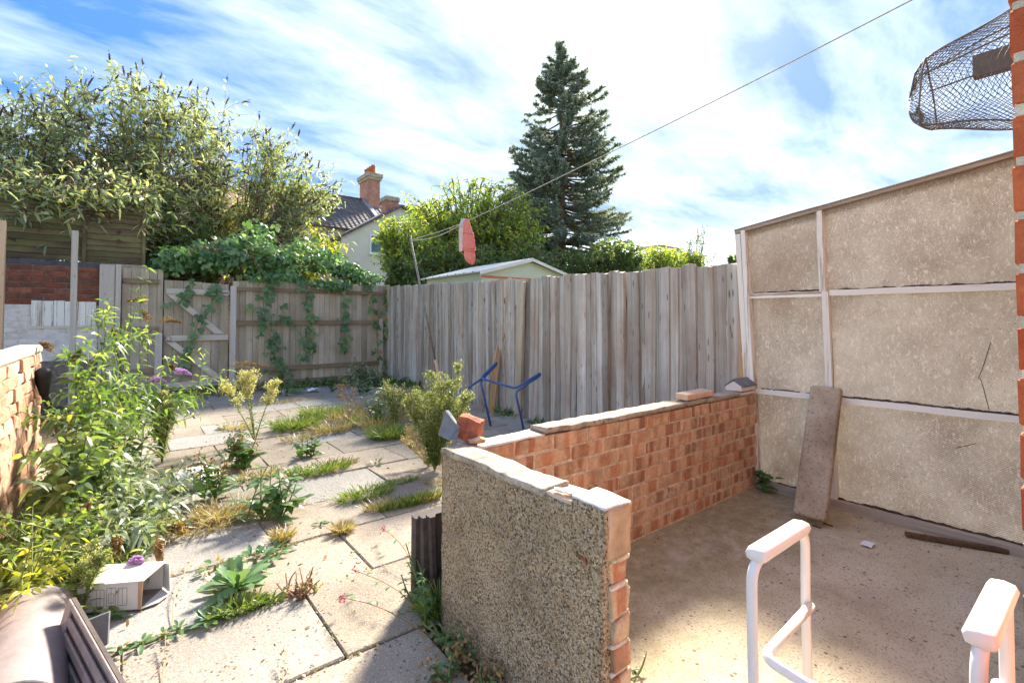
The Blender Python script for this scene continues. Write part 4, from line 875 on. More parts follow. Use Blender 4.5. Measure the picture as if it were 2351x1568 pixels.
# ------------------------------------------------------------------ loose things
def single(m, name, mat, label, cat, bevel=0.0, smooth=False, seg=1):
    o = m.build(name, mat, None, smooth, bevel, seg); return tag(o, label, cat)
b0, b1 = gp(1856, 1204) + Vector((0.02, 0, 0.03)), on(1898, 890, 'x', 3.395)
single(MB().bar(b0, b1, 0.165, 0.06), 'concrete_kerb', 'concrete_post', 'long brown concrete edging kerb leaning against the panelled screen', 'kerb', 0.014, False, 3)
a, b = gp(2078, 1232), gp(2315, 1272); single(MB().bar(a + Vector((0, 0, 0.016)), b + Vector((0, 0, 0.014)), 0.028, 0.022), 'broken_batten', 'wood_dark', 'thin dark broken batten lying on the concrete below the screen', 'batten', 0.003)
for (x0, y0, x1, y1) in ((1890, 1203, 1912, 1210), (1865, 1208, 1885, 1214)):
    a, b = gp(x0, y0), gp(x1, y1); single(MB().bar(a + Vector((0, 0, 0.007)), b + Vector((0, 0, 0.006)), 0.008, 0.006), 'wood_splinter', 'wood_dark', 'tiny dark wood splinter ' + ('on the floor nearer the screen than its twin' if x0 == 1890 else 'lying at the foot of the leaning kerb'), 'splinter')
cpz = thing('coping_stone', 'slate-topped coping stone resting on the far end of the low brick wall', 'stone', (3.32, 1.66, 0.665))
MB().prism([(3.225, 1.60, 0.668), (3.225, 1.715, 0.668), (3.225, 1.715, 0.695), (3.225, 1.66, 0.735), (3.225, 1.60, 0.70)], (0.20, 0, 0)).build('body', 'limestone', cpz, bevel=0.005)
MB().hexa([(3.235, 1.592, 0.698), (3.43, 1.592, 0.698), (3.43, 1.66, 0.742), (3.235, 1.66, 0.742), (3.235, 1.590, 0.704), (3.43, 1.590, 0.704), (3.43, 1.66, 0.750), (3.235, 1.66, 0.750)]).build('slate', 'slate', cpz)
MB().hexa([(3.235, 1.661, 0.742), (3.43, 1.661, 0.742), (3.43, 1.725, 0.694), (3.235, 1.725, 0.694), (3.235, 1.661, 0.750), (3.43, 1.661, 0.750), (3.43, 1.727, 0.700), (3.235, 1.727, 0.700)]).build('slate', 'slate', cpz)
a, b = on(1540, 918, 'z', 0.685), on(1635, 900, 'z', 0.685)
o = obj('pale_brick', block(0.30, 0.085, 0.036, 0.004, 0.003, 1, 'brick_pale'), 'brick_pale', None, ((a.x + b.x) / 2 + 0.02, 1.655, 0.692), (0, 0, 0.02)); tag(o, 'pale clean brick slip lying on the low brick wall top', 'brick')
bc = thing('broken_brick', 'broken red brick half with grey outer face on the wall corner', 'brick', (1.06, 1.66, 0.66))
m = rough_box((-0.05, -0.055, 0), (0.055, 0.055, 0.085), 0.014, 0.009, 22, 6); rt_ = Matrix.Rotation(0.75, 3, 'Z') @ Matrix.Rotation(0.35, 3, 'X')
m.v = [rt_ @ Vector((p[0] * (1 - 0.35 * p[2] / 0.085), p[1] * (1 - 0.15 * p[2] / 0.085), p[2])) + Vector((1.10, 1.70, 0.668)) for p in m.v]; m.build('core', 'brick_core', bc)
MB().hexa([(1.008, 1.69, 0.67), (1.030, 1.66, 0.672), (1.042, 1.785, 0.668), (1.026, 1.80, 0.668), (1.035, 1.655, 0.722), (1.044, 1.655, 0.722), (1.058, 1.768, 0.772), (1.044, 1.775, 0.772)]).build('grey_face', 'slate', bc)
o = obj('mortar_lump', block(0.075, 0.045, 0.028, 0.010, 0.008, 2, 'old_render'), 'old_render', None, (1.10, 1.618, 0.672), (0.1, 0.1, 0.5)); tag(o, 'small tan mortar lump beside the broken brick', 'stone')
# ribbed roof tiles
def ribbed_tile(name, mat, L=0.42, Wd=0.33, ribs=5, t=0.016, d=0.016, parent=None):
    prof = []
    for k in range(ribs):
        x0 = -Wd / 2 + Wd * k / ribs; w = Wd / ribs
        prof += [(x0 + 0.002, t), (x0 + w * 0.14, t + d), (x0 + w * 0.42, t + d), (x0 + w * 0.56, t)]
    prof += [(Wd / 2, t)]; n = len(prof); v = []; f = []
    for y in (-L / 2, L / 2):
        v += [(x, y, z) for x, z in prof] + [(x, y, 0) for x, z in prof]
    q = 2 * n
    for i in range(n - 1):
        f += [(i, i + 1, q + i + 1, q + i), (n + i + 1, n + i, q + n + i, q + n + i + 1), (i + 1, i, n + i, n + i + 1), (q + i, q + i + 1, q + n + i + 1, q + n + i)]
    f += [(0, q, q + n, n), (n - 1, 2 * n - 1, q + 2 * n - 1, q + n - 1)]
    return MB().add(v, f).mesh(name, mat)
def frame_from(o_, xdir, ydir, org):
    x = Vector(xdir).normalized(); y = Vector(ydir); y = (y - x * y.dot(x)).normalized(); z = x.cross(y)
    o_.matrix_world = Matrix(((x.x, y.x, z.x, org[0]), (x.y, y.y, z.y, org[1]), (x.z, y.z, z.z, org[2]), (0, 0, 0, 1)))
tm = ribbed_tile('roof_tile', 'tile_brown')
for k in range(3):
    o = obj('roof_tile', tm); lbl = ['dark ribbed roof tile leaning on the wall, outermost of three', 'dark ribbed roof tile in the middle of the three leaning together', 'dark ribbed roof tile nearest the wall, innermost of three'][k]
    tag(o, lbl, 'roof tile', 'dark tiles behind the pebbledashed wall')
    yb, yt = 1.90 - k * 0.042, 1.79 - k * 0.036; z0, z1 = 0.01, 0.36
    o.scale = (1, 0.86, 1); frame_from(o, (1, -0.10 - 0.05 * k, 0.10), (0.20, yt - yb, z1 - z0), (1.095 + 0.022 * k, (yb + yt) / 2, (z0 + z1) / 2 - 0.01))
TA, TB, TC = on(164, 1372, 'z', 0.20), on(277, 1569, 'z', 0.15), on(127, 1478, 'z', 0.05)
yv = (TB - TA).normalized(); xv = (TC - TA); xv = (xv - yv * xv.dot(yv)).normalized(); zv = xv.cross(yv)
if zv.dot(Vector((0, 0, CAMZ)) - TA) < 0: zv = -zv
ft = thing('ribbed_roof_tile', 'pinkish brown roof tile with dark channels standing beside the ridge tile', 'roof tile', TA)
def fbox(a0, a1, b0, b1, c0, c1): return MB().hexa([TA + yv * p + xv * q + zv * r for r in (c0, c1) for (p, q) in ((a0, b0), (a1, b0), (a1, b1), (a0, b1))])
fbox(0, 0.56, 0, 0.215, -0.012, 0.0).build('plate', 'tile_brown', ft)
fbox(0, 0.055, 0.0, 0.215, 0.0, 0.010).build('end_band', 'tile_mauve', ft, bevel=0.003)
for (b0, b1) in ((0.0, 0.016), (0.036, 0.062), (0.082, 0.108), (0.128, 0.215)): fbox(0.055, 0.56, b0, b1, 0.0, 0.0095).build('rib', 'tile_mauve', ft, bevel=0.003)
RT, RB = on(77, 1347, 'z', 0.165), on(12, 1572, 'z', 0.15)
ax = (RT - RB).normalized(); ctr = (RT + RB) / 2; tocam = (Vector((0, 0, CAMZ)) - ctr); nn = (tocam - ax * tocam.dot(ax)).normalized(); sd = ax.cross(nn)
v = []; f = []; N = 20; L_ = (RT - RB).length; r0, r1 = 0.125, 0.108
nn = Vector((0.0, 0, 1)); nn = (nn - ax * nn.dot(ax)).normalized(); sd = ax.cross(nn)
for (rr, a0) in ((r0, 0), (r1, 0)):
    for t in (0, 1):
        for k in range(N + 1):
            a = math.pi * k / N; v.append(RB + ax * (L_ * t) - nn * r0 + sd * (rr * math.cos(a)) + nn * (rr * math.sin(a)))
q = N + 1
for k in range(N):
    f += [(k, k + 1, q + k + 1, q + k), (2 * q + k + 1, 2 * q + k, 3 * q + k, 3 * q + k + 1), (k + 1, k, 2 * q + k, 2 * q + k + 1), (q + k, q + k + 1, 3 * q + k + 1, 3 * q + k)]
f += [(0, q, 3 * q, 2 * q), (q - 1, 3 * q - 1, 4 * q - 1, 2 * q - 1)]
o = MB().add(v, f).build('ridge_tile', 'tile_pink', None, True, 0.003); tag(o, 'half-round pinkish grey ridge tile propped up in the foreground corner', 'roof tile')
o.modifiers.new('edge', 'EDGE_SPLIT').split_angle = 0.7
s0 = gp(222, 1478); m = MB(); m.hexa([(s0.x - 0.05, s0.y, 0), (s0.x + 0.03, s0.y - 0.03, 0), (s0.x + 0.034, s0.y - 0.02, 0), (s0.x - 0.046, s0.y + 0.01, 0), (s0.x - 0.05, s0.y + 0.02, 0.08), (s0.x + 0.032, s0.y, 0.10), (s0.x + 0.036, s0.y + 0.01, 0.10), (s0.x - 0.046, s0.y + 0.03, 0.08)])
single(m, 'slate_piece', 'slate', 'small blue grey slate piece standing behind the ribbed tile', 'slate')
# carton
bx0, bx1 = gp(176, 1412), gp(322, 1402); u_ = (bx1 - bx0).normalized(); w_ = Vector((-u_.y, u_.x, 0)); L_, D_, H_ = (bx1 - bx0).length, 0.15, 0.112
ct = thing('carton', 'white cardboard carton lying open on the slabs by the weeds', 'box', bx0)
P_ = lambda a, b, c: bx0 + u_ * a + w_ * b + Vector((0, 0, c + 0.004))
def slab_of(p, ext): return MB().prism(p, ext)
t_ = 0.004
slab_of([P_(0, 0, 0), P_(L_, 0, 0), P_(L_, 0, H_), P_(0, 0, H_)], w_ * t_).build('front', 'cardboard_white', ct)
slab_of([P_(0, D_, 0), P_(L_, D_, 0), P_(L_, D_, H_), P_(0, D_, H_)], -w_ * t_).build('back', 'cardboard_white', ct)
slab_of([P_(0, 0, H_ + 0.001), P_(L_ * 0.42, -0.004, H_ + 0.001), P_(L_ * 0.47, -0.014, H_ + 0.001), P_(L_ + 0.012, -0.006, H_ + 0.001), P_(L_ + 0.012, D_, H_ + 0.001), P_(0, D_, H_ + 0.001)], (0, 0, t_)).build('top', 'cardboard_white', ct)
slab_of([P_(0, 0, 0), P_(L_, 0, 0), P_(L_, D_, 0), P_(0, D_, 0)], (0, 0, t_)).build('bottom', 'carton_inside', ct)
slab_of([P_(0.002, t_, t_), P_(0.002, D_ - t_, t_), P_(0.002, D_ - t_, H_), P_(0.002, t_, H_)], u_ * t_).build('end', 'carton_inside', ct)
slab_of([P_(L_, D_, 0.01), P_(L_ + 0.055, D_ - 0.05, 0.012), P_(L_ + 0.045, D_ - 0.04, H_ + 0.01), P_(L_, D_, H_)], w_ * 0.003).build('flap', 'cardboard_white', ct)
slab_of([P_(L_, 0, 0.002), P_(L_ + 0.045, 0.04, 0.002), P_(L_ + 0.055, D_ - 0.052, 0.004), P_(L_, D_, 0.002)], (0, 0, 0.003)).build('flap', 'cardboard_white', ct)
slab_of([P_(L_ - 0.008, -0.001, 0.004), P_(L_ + 0.004, -0.001, 0.004), P_(L_ + 0.010, -0.001, H_), P_(L_ - 0.008, -0.001, H_)], -w_ * 0.002).build('torn_edge', 'cardboard_brown', ct)
for (a0, a1, c0, c1) in ((0.30, 0.42, 0.2, 0.78), (0.46, 0.60, 0.2, 0.82), (0.64, 0.78, 0.2, 0.80), (0.49, 0.57, 0.3, 0.62)):      # faint line drawing printed on the side
    m = MB()
    for (p, q_, r_, s_) in ((a0, a1, c0, c0 + 0.02), (a0, a1, c1, c1 + 0.02), (a0, a0 + 0.008, c0, c1), (a1, a1 + 0.008, c0, c1), ((a0 + a1) / 2, (a0 + a1) / 2 + 0.006, c0, c1)):
        m.prism([P_(p * L_, -0.0006, r_ * H_), P_(q_ * L_, -0.0006, r_ * H_), P_(q_ * L_, -0.0006, s_ * H_), P_(p * L_, -0.0006, s_ * H_)], -w_ * 0.0004)
    m.build('print', 'cardboard_print', ct)
# black plastic sheet
C4 = [gp(120, 1390), gp(225, 1400), gp(300, 1268), gp(205, 1292)]; v = []; f = []; n = 16
for i in range(n + 1):
    for j in range(n + 1):
        a, b = i / n, j / n; p = (C4[0].lerp(C4[1], a)).lerp(C4[3].lerp(C4[2], a), b)
        v.append(p + Vector((0.012 * mnoise.noise(p * 14), 0.012 * mnoise.noise(p * 11 + Vector((3, 3, 3))), 0.022 + 0.022 * mnoise.noise(p * 9) + 0.01 * mnoise.noise(p * 28))))
for i in range(n):
    for j in range(n): f.append((i * (n + 1) + j, (i + 1) * (n + 1) + j, (i + 1) * (n + 1) + j + 1, i * (n + 1) + j + 1))
o = obj('plastic_sheet', raw_mesh('plastic_sheet', v, f, 'black_plastic', True)); o.modifiers.new('solid', 'SOLIDIFY').thickness = 0.0015; tag(o, 'crumpled black plastic sheet lying under the weeds by the carton', 'plastic sheet')
# black handle against the boundary wall
a, b, c, d = on(97, 845, 'x', -0.465), on(103, 905, 'x', -0.455), on(128, 965, 'x', -0.40), on(178, 1120, 'x', -0.20)
hd = thing('black_handle', 'black tool handle with thick rounded grip leaning at the boundary wall', 'tool', d)
MB().tube(smooth_path([a, a.lerp(b, 0.25), a.lerp(b, 0.6), b], 4), [0.012, 0.03, 0.038, 0.042, 0.043, 0.043, 0.042, 0.042, 0.04, 0.037, 0.034, 0.03, 0.028], 12).build('grip', 'black_rubber', hd, True)
MB().tube(smooth_path([b, c, c.lerp(d, 0.5), d], 4), 0.023, 10).build('shaft', 'black_rubber', hd, True)
# pale rock, litter
def rock(name, c, r, mat, label, cat, seed=0):
    v = []; f = []; N, K = 12, 7
    for i in range(K + 1):
        t = math.pi * i / K
        for j in range(N):
            a = 2 * math.pi * j / N; p = Vector((math.sin(t) * math.cos(a), math.sin(t) * math.sin(a), math.cos(t)))
            q = 1 + 0.22 * mnoise.noise(p * 1.8 + Vector((seed, 0, 0))) + 0.08 * mnoise.noise(p * 5)
            v.append((c[0] + p.x * r[0] * q, c[1] + p.y * r[1] * q, c[2] + p.z * r[2] * q))
    for i in range(K):
        for j in range(N): f.append((i * N + j, i * N + (j + 1) % N, (i + 1) * N + (j + 1) % N, (i + 1) * N + j))
    return tag(MB().add(v, f).build(name, mat, None, True), label, cat)
p = gp(445, 1122); rock('pale_rock', (p.x, p.y + 0.05, 0.05), (0.17, 0.12, 0.085), 'limestone', 'pale whitish rock half buried among the leaves', 'rock')
p = gp(718, 900); v = []; f = []
for i in range(7):
    for j in range(7):
        v.append((p.x + (i - 3) * 0.028, p.y + (j - 3) * 0.02, 0.02 + 0.06 * abs(mnoise.noise((i * 0.7, j * 0.7, 2))) + 0.02 * i * (6 - i) / 9))
for i in range(6):
    for j in range(6): f.append((i * 7 + j, (i + 1) * 7 + j, (i + 1) * 7 + j + 1, i * 7 + j + 1))
o = obj('plastic_scrap', raw_mesh('plastic_scrap', v, f, 'litter_white', True)); tag(o, 'crumpled white plastic scrap on the ground before the back fence', 'litter')
# plank, cane and chair frame by the slat fence
a, b = gp(1128, 948), on(1141, 800, 'x', 3.62)
m = MB(); d = (b - a); s = Vector((0.03, -1, 0)).normalized() * 0.055; n_ = d.cross(s).normalized() * 0.02
m.prism([a - s, a + s, a + d * 0.86 + s, b + s * 0.2, a + d * 0.93 - s], n_); single(m, 'loose_plank', 'wood_plank', 'orange-brown plank leaning on the slat fence behind the blue frame', 'plank')
a, b = gp(1107, 947), on(1145, 780, 'x', 3.60); single(MB().tube([a, b], 0.007, 6), 'garden_cane', 'wood_fresh', 'thin pale cane leaning on the slat fence beside the plank', 'cane', 0, True)
a = Vector((3.46, 3.93, 0.0)); 
lb = obj('loose_board', slat_mesh(77, 0.12, 0.02, 0.012)); lb.data.materials.clear(); lb.data.materials.append(MATS['wood_gate'])
lb.location = (fx(4.42) - 0.06, 4.42, -0.01); lb.rotation_euler = (0.035, 0.02, 0); lb.scale = (1, 1, 1.62); tag(lb, 'loose brown board propped against the slat fence near its middle', 'board')
FR, FL = gp(1202, 985), gp(1127, 979)
KR, KL = on(1183, 893, 'x', FR.x - 0.06), on(1103, 868, 'x', FL.x - 0.06)
TR, TL = on(1240, 857, 'x', FR.x + 0.19), on(1140, 832, 'x', FL.x + 0.16)
FB = gp(1012, 990)
chf = thing('chair_frame', 'blue tubular metal chair frame without its seat, near the slat fence', 'chair frame', FL)
up = Vector((0, 0, 0.024))
MB().tube(round_path([TL, KL, KR + Vector((0, 0, 0.006)), TR], 0.04, 6), 0.0125, 10).build('seat_tube', 'blue_paint', chf, True)
MB().tube(round_path([TR - up, KR - up - Vector((0, 0, 0.0)) + (FR - KR) * 0.02, FR], 0.05, 6), 0.0125, 10).build('leg', 'blue_paint', chf, True)
MB().tube(round_path([TL - up, KL - up + (FL - KL) * 0.02, FL], 0.05, 6), 0.0125, 10).build('leg', 'blue_paint', chf, True)
MB().tube(round_path([KL + (TL - KL) * 0.1 - up, on(1075, 890, 'x', FL.x - 0.22), on(1010, 940, 'x', FL.x - 0.5) , on(1012, 1010, 'x', FL.x - 0.5)], 0.05, 5), 0.0125, 10).build('leg', 'blue_paint', chf, True)
MB().tube([TR, TR - up], 0.0128, 10).build('joint', 'blue_paint', chf, True); MB().tube([TL, TL - up], 0.0128, 10).build('joint', 'blue_paint', chf, True)

p = gp(1992, 1252); v = []; f = []
for i in range(6):
    for j in range(6): v.append((p.x + (i - 2.5) * 0.014 + 0.004 * mnoise.noise((i, j, 1)), p.y + (j - 2.5) * 0.010, 0.008 + 0.010 * abs(mnoise.noise((i * 0.8, j * 0.8, 4)))))
for i in range(5):
    for j in range(5): f.append((i * 6 + j, (i + 1) * 6 + j, (i + 1) * 6 + j + 1, i * 6 + j + 1))
o = obj('paper_scrap', raw_mesh('paper_scrap', v, f, 'litter_white', True)); tag(o, 'small pale scrap of paper lying on the bare concrete', 'litter')

# ------------------------------------------------------------------ plants
rng = np.random.default_rng(11)
def nrm(a): return a / np.maximum(np.linalg.norm(a, axis=-1, keepdims=True), 1e-9)
def runit(n): return nrm(rng.normal(size=(n, 3)))
def leaf_arrays(p, d, L, W, droop=0.25, fold=0.25, nz=None, prof=((0.30, 0.46), (0.68, 0.40))):
    """n leaves: base points, directions, lengths, widths -> vertices, triangles; each a bent blade of four triangles"""
    p = np.asarray(p, float); n = len(p); d = nrm(np.asarray(d, float)); L = np.broadcast_to(L, n)[:, None]; W = np.broadcast_to(W, n)[:, None]
    up = nrm(np.array([0, 0, 1.0]) + 0.7 * rng.normal(size=(n, 3)) if nz is None else nz)
    s = nrm(np.cross(d, up)); u = np.cross(s, d); g_ = np.array([0, 0, -1.0])
    (t1, w1), (t2, w2) = prof
    V = np.empty((n, 6, 3)); V[:, 0] = p
    for i, (t, w) in ((1, (t1, w1)), (3, (t2, w2))):
        c = p + d * L * t + g_ * (L * droop * t * t)
        V[:, i] = c + s * W * w + u * W * fold * w; V[:, i + 1] = c - s * W * w + u * W * fold * w
    V[:, 5] = p + d * L + g_ * (L * droop)
    b = (np.arange(n) * 6)[:, None]
    F = np.concatenate([b + k for k in ((0, 1, 2), (1, 3, 4), (1, 4, 2), (3, 5, 4))], 1).reshape(-1, 3)
    return V.reshape(-1, 3), F
class Soup:
    def __init__(self): self.V = []; self.F = []; self.n = 0
    def add(self, v, f): self.V.append(np.asarray(v, float)); self.F.append(np.asarray(f) + self.n); self.n += len(v); return self
    def tube(self, pts, r, n=4):
        v, f = tube_arrays(pts, r, n, False); f = np.array(f); self.add(np.array([tuple(q) for q in v]), np.concatenate([f[:, [0, 1, 2]], f[:, [0, 2, 3]]])); return self
    def build(self, name, mat, parent, smooth=False, kind=None):
        if not self.V: return None
        return obj(name, raw_mesh(name, np.concatenate(self.V), np.concatenate(self.F), mat, smooth), None, parent, kind=kind)
def bez(a, b, c, t):
    t = np.asarray(t)[..., None]; return a * (1 - t) ** 2 + b * 2 * t * (1 - t) + c * t * t
def arr(v): return np.array([v[0], v[1], v[2]], float)
def lobe_tips(lobes, n, shell=0.55):
    """points in ellipsoids (centre, radii, weight), more of them near the skin"""
    w = np.array([l[2] for l in lobes], float); w /= w.sum(); idx = rng.choice(len(lobes), n, p=w); d = runit(n)
    r = rng.uniform(shell ** 3, 1, n) ** (1 / 3); c = np.array([l[0] for l in lobes]); rad = np.array([l[1] for l in lobes])
    return c[idx] + d * r[:, None] * rad[idx]
def shrub(name, label, cat, base, lobes, ntip, leafL, leafW, mat, twigs=5, per=7, spike=None, stem_r=0.02, droop=0.35, twig_len=0.45, group=None, bark='bark', tips=None, base_r=0.15, arch=0.35, t0=0.35, spike_len=0.20, leaf_out=0.8, extra=None, rad_t=1.0):
    t = thing(name, label, cat, base, group); base = arr(base)
    T = lobe_tips(lobes, ntip) if tips is None else np.asarray(tips)
    wood, leaf, spk = Soup(), Soup(), Soup(); S, E = [], []
    for tip in T:
        b = base + np.array([rng.normal() * base_r, rng.normal() * base_r, 0]); v = tip - b
        c = b + v * np.array([0.25, 0.25, 0.55]) + np.array([0, 0, arch * np.linalg.norm(v) * 0.5])
        ts = np.linspace(0, 1, 9); P = bez(b, c, tip, ts); P[1:-1] += rng.normal(size=(7, 3)) * 0.015
        wood.tube(P, list(stem_r * (1 - 0.85 * ts) * rng.uniform(0.6, 1.2)), 4)
        k = rng.integers(max(2, twigs - 2), twigs + 3); tt = rng.uniform(t0, 1.0, k); q = bez(b, c, tip, tt); tang = nrm(bez(b, c, tip, np.minimum(tt + 0.05, 1.04)) - q)
        dirn = nrm(tang * 0.7 + runit(k) * 0.8 + np.array([0, 0, 0.25])); e = q + dirn * (twig_len * rng.uniform(0.3, 1.5, k))[:, None]
        S.append(q); E.append(e); S.append(P[-2:-1]); E.append(P[-1:] + (P[-1:] - P[-2:-1]) * 0.3)
    S = np.concatenate(S); E = np.concatenate(E)
    for a, b in zip(S, E):
        e_ = b - np.array([0, 0, 0.22 * np.linalg.norm(b - a)]); wood.tube([a, (a + b) / 2 + rng.normal(size=3) * 0.01, e_], [stem_r * 0.22, stem_r * 0.17, stem_r * 0.08], 3)
    n = len(S) * per; i = np.repeat(np.arange(len(S)), per); tt = np.tile(np.linspace(0.12, 1.0, per), len(S)) + rng.uniform(-0.05, 0.05, n)
    p = S[i] + (E[i] - S[i]) * tt[:, None] + rng.normal(size=(n, 3)) * 0.008; p[:, 2] -= 0.22 * tt * tt * np.linalg.norm(E[i] - S[i], axis=1)
    td = nrm(E[i] - S[i]); d = nrm(td * 0.6 + runit(n) * leaf_out + np.array([0, 0, -0.05]))
    v, f = leaf_arrays(p, d, leafL * rng.uniform(0.55, 1.25, n), leafW * rng.uniform(0.6, 1.2, n), droop)
    leaf.add(v, f)
    wood.build('trunk', bark, t); leaf.build('crown', mat, t, kind='stuff')
    if spike:
        j = rng.random(len(E)) < spike[1]; dd = nrm(E - S)
        for a, d0 in zip(E[j] - np.array([0, 0, 0.22]) * np.linalg.norm(E[j] - S[j], axis=1)[:, None], dd[j]):
            d0 = nrm(d0 * 0.9 + np.array([0, 0, 0.05]) + rng.normal(size=3) * 0.35); l = spike_len * rng.uniform(0.6, 1.4)
            spk.tube([a, a + d0 * l * 0.3, a + d0 * l * 0.65 + np.array([0, 0, -0.1 * l]), a + d0 * l + np.array([0, 0, -0.28 * l])], [0.006, 0.019, 0.015, 0.003], 4)
            m_ = 14; q = a + d0 * (l * rng.uniform(0.1, 0.95, m_))[:, None]; vv, ff = leaf_arrays(q, runit(m_), 0.03, 0.018, 0.1); spk.add(vv, ff)
        spk.build('flower_heads', spike[0], t, kind='stuff')
    if extra: extra(t)
    return t
def at(x, y, Y): return arr(on(x, y, 'y', Y))

# --- the tall buddleias behind the fences
def lobes_px(spec):      # (x, y, Y, radius x, radius z, weight)
    return [(at(x, y, Y), np.array([rx, 0.8 * rx, rz]), w) for (x, y, Y, rx, rz, w) in spec]
BL = dict(leafL=0.14, leafW=0.036, mat='leaf_buddleia', spike=('spike_dark', 0.40), group='buddleias beyond the back fence')
shrub('buddleia_bush', 'tall arching buddleia at the far left spilling over the lap fence', 'shrub', (-1.6, 10.6, 0), lobes_px([(60, 330, 10.6, 1.1, 0.9, 3), (-60, 380, 10.4, 1.0, 0.9, 2), (120, 250, 10.8, 0.9, 0.7, 2), (20, 440, 10.0, 0.9, 0.4, 2), (150, 420, 10.0, 0.8, 0.4, 2), (40, 455, 9.35, 0.7, 0.22, 3), (170, 470, 9.3, 0.6, 0.18, 2)]), 150, twigs=9, per=11, twig_len=0.6, **BL)
shrub('buddleia_bush', 'tallest buddleia with brown seed heads rising above the lap fence end', 'shrub', (0.1, 11.0, 0), lobes_px([(270, 290, 11.0, 0.9, 0.8, 3), (330, 220, 11.3, 0.7, 0.6, 2), (230, 400, 10.6, 0.9, 0.5, 3), (400, 300, 11.4, 0.8, 0.8, 2), (310, 450, 10.2, 0.7, 0.4, 2), (260, 465, 9.4, 0.5, 0.2, 2)]), 150, twigs=9, per=11, twig_len=0.6, **BL)
shrub('buddleia_bush', 'loose yellowing buddleia with open twigs against the sky', 'shrub', (1.1, 11.6, 0), lobes_px([(440, 330, 11.8, 0.7, 0.9, 3), (480, 260, 12.0, 0.5, 0.4, 1), (420, 450, 11.0, 0.7, 0.6, 2), (500, 420, 11.6, 0.6, 0.5, 2)]), 85, twigs=8, per=10, twig_len=0.55, **BL)
shrub('buddleia_bush', 'leaning buddleia with thick bare stem in front of the cream house', 'shrub', at(560, 600, 10.8) * np.array([1, 1, 0]), lobes_px([(650, 390, 11.4, 0.85, 0.55, 4), (600, 340, 11.6, 0.5, 0.4, 2), (720, 440, 11.2, 0.6, 0.35, 3), (690, 500, 10.9, 0.6, 0.5, 3), (590, 470, 11.0, 0.5, 0.5, 1)]), 85, twigs=8, per=10, twig_len=0.55, **BL)
shrub('sallow_bush', 'bright yellow-green bush lit from behind under the leaning buddleia', 'shrub', at(690, 640, 11.4) * np.array([1, 1, 0]), lobes_px([(700, 560, 11.4, 0.75, 0.5, 3), (620, 560, 11.6, 0.6, 0.5, 2), (560, 520, 11.8, 0.5, 0.6, 2), (470, 520, 11.8, 0.6, 0.5, 1)]), 110, 0.12, 0.045, 'leaf_yellowgreen', 7, 9, spike=('spike_dark', 0.06), twig_len=0.4)
shrub('scrub_bush', 'dark tangled scrub between lap fence and bramble', 'shrub', at(430, 640, 10.4) * np.array([1, 1, 0]), lobes_px([(400, 540, 10.3, 0.6, 0.45, 3), (480, 560, 10.6, 0.6, 0.4, 2), (370, 480, 10.4, 0.35, 0.5, 2), (560, 590, 10.8, 0.5, 0.3, 2)]), 90, 0.10, 0.055, 'leaf_dark', 7, 9, twig_len=0.4)
limb = Soup()
tr = thing('old_elder', 'bare leaning twin trunk among the yellow-green leaves', 'tree', at(570, 640, 10.9) * np.array([1, 1, 0]))
for pts in ([(545, 640), (575, 570), (640, 490), (662, 430)], [(590, 640), (600, 570), (650, 500), (700, 470)], [(560, 640), (565, 590), (600, 540)]):
    P = [at(x, y, 10.9 + 0.1 * i) for i, (x, y) in enumerate(pts)]; P[0][2] = 0; limb.tube(smooth_path([Vector(p) for p in P], 5), list(np.linspace(0.06, 0.02, 5 * (len(P) - 1) + 1)), 7)
limb.build('trunk', 'bark', tr, True)
v, f = leaf_arrays(lobe_tips(lobes_px([(660, 440, 11.2, 0.5, 0.4, 1)]), 500, 0.2), runit(500), 0.12, 0.04, 0.4); Soup().add(v, f).build('crown', 'leaf_buddleia', tr, kind='stuff')

# --- bramble along the fence top with hanging strands
def big_leaf(name, L, W, mat, serr=0.0, fold=0.25, bend=0.25, K=7, wave=0.0, shape=1.0, ripple=0.0):
    """one broad leaf along +y, K rows of two halves, cupped along the midrib"""
    v = []; f = []
    for i in range(K + 1):
        t = i / K; w = W / 2 * (math.sin(math.pi * min(1, t ** shape * 0.94 + 0.03)) ** 0.75) * (1 + serr * (1 if i % 2 else -1)); z = -bend * L * t * t + 0.0
        if i == K: w = 0.001
        for sx in (-1, 0, 1): v.append((sx * w, L * t, z + abs(sx) * w * fold + (ripple * math.sin(i * 2.1 + sx) * W if sx else 0)))
    for i in range(K):
        q = 3 * i
        for e in (0, 1): f.append((q + e, q + e + 1, q + e + 4, q + e + 3))
    return MB().add(v, f).mesh(name, mat, True)
def trifoliate(name, L, mat):
    v = []; f = []
    for (ang, l, off) in ((0, 1.0, 0.25), (1.15, 0.8, 0.05), (-1.15, 0.8, 0.05)):
        K = 6; b = len(v); ca, sa = math.cos(ang), math.sin(ang)
        for i in range(K + 1):
            t = i / K; w = L * l * 0.36 * (math.sin(math.pi * (t * 0.93 + 0.04)) ** 0.7) * (1 + 0.10 * (1 if i % 2 else -1)) if i < K else 0.001
            for sx in (-1, 0, 1):
                x, y, z = sx * w, off * L + L * l * t, -0.22 * L * l * t * t + abs(sx) * w * 0.28
                v.append((x * ca + y * sa, -x * sa + y * ca, z))
        for i in range(K):
            q = b + 3 * i
            for e in (0, 1): f.append((q + e, q + e + 1, q + e + 4, q + e + 3))
    return MB().add(v, f).mesh(name, mat, True)
TRI = [trifoliate('leaf', 0.088, 'leaf_single'), trifoliate('leaf', 0.072, 'leaf_single'), trifoliate('leaf', 0.06, 'leaf_single')]
TRIA = [trifoliate('leaf', 0.055, 'leaf_autumn')]
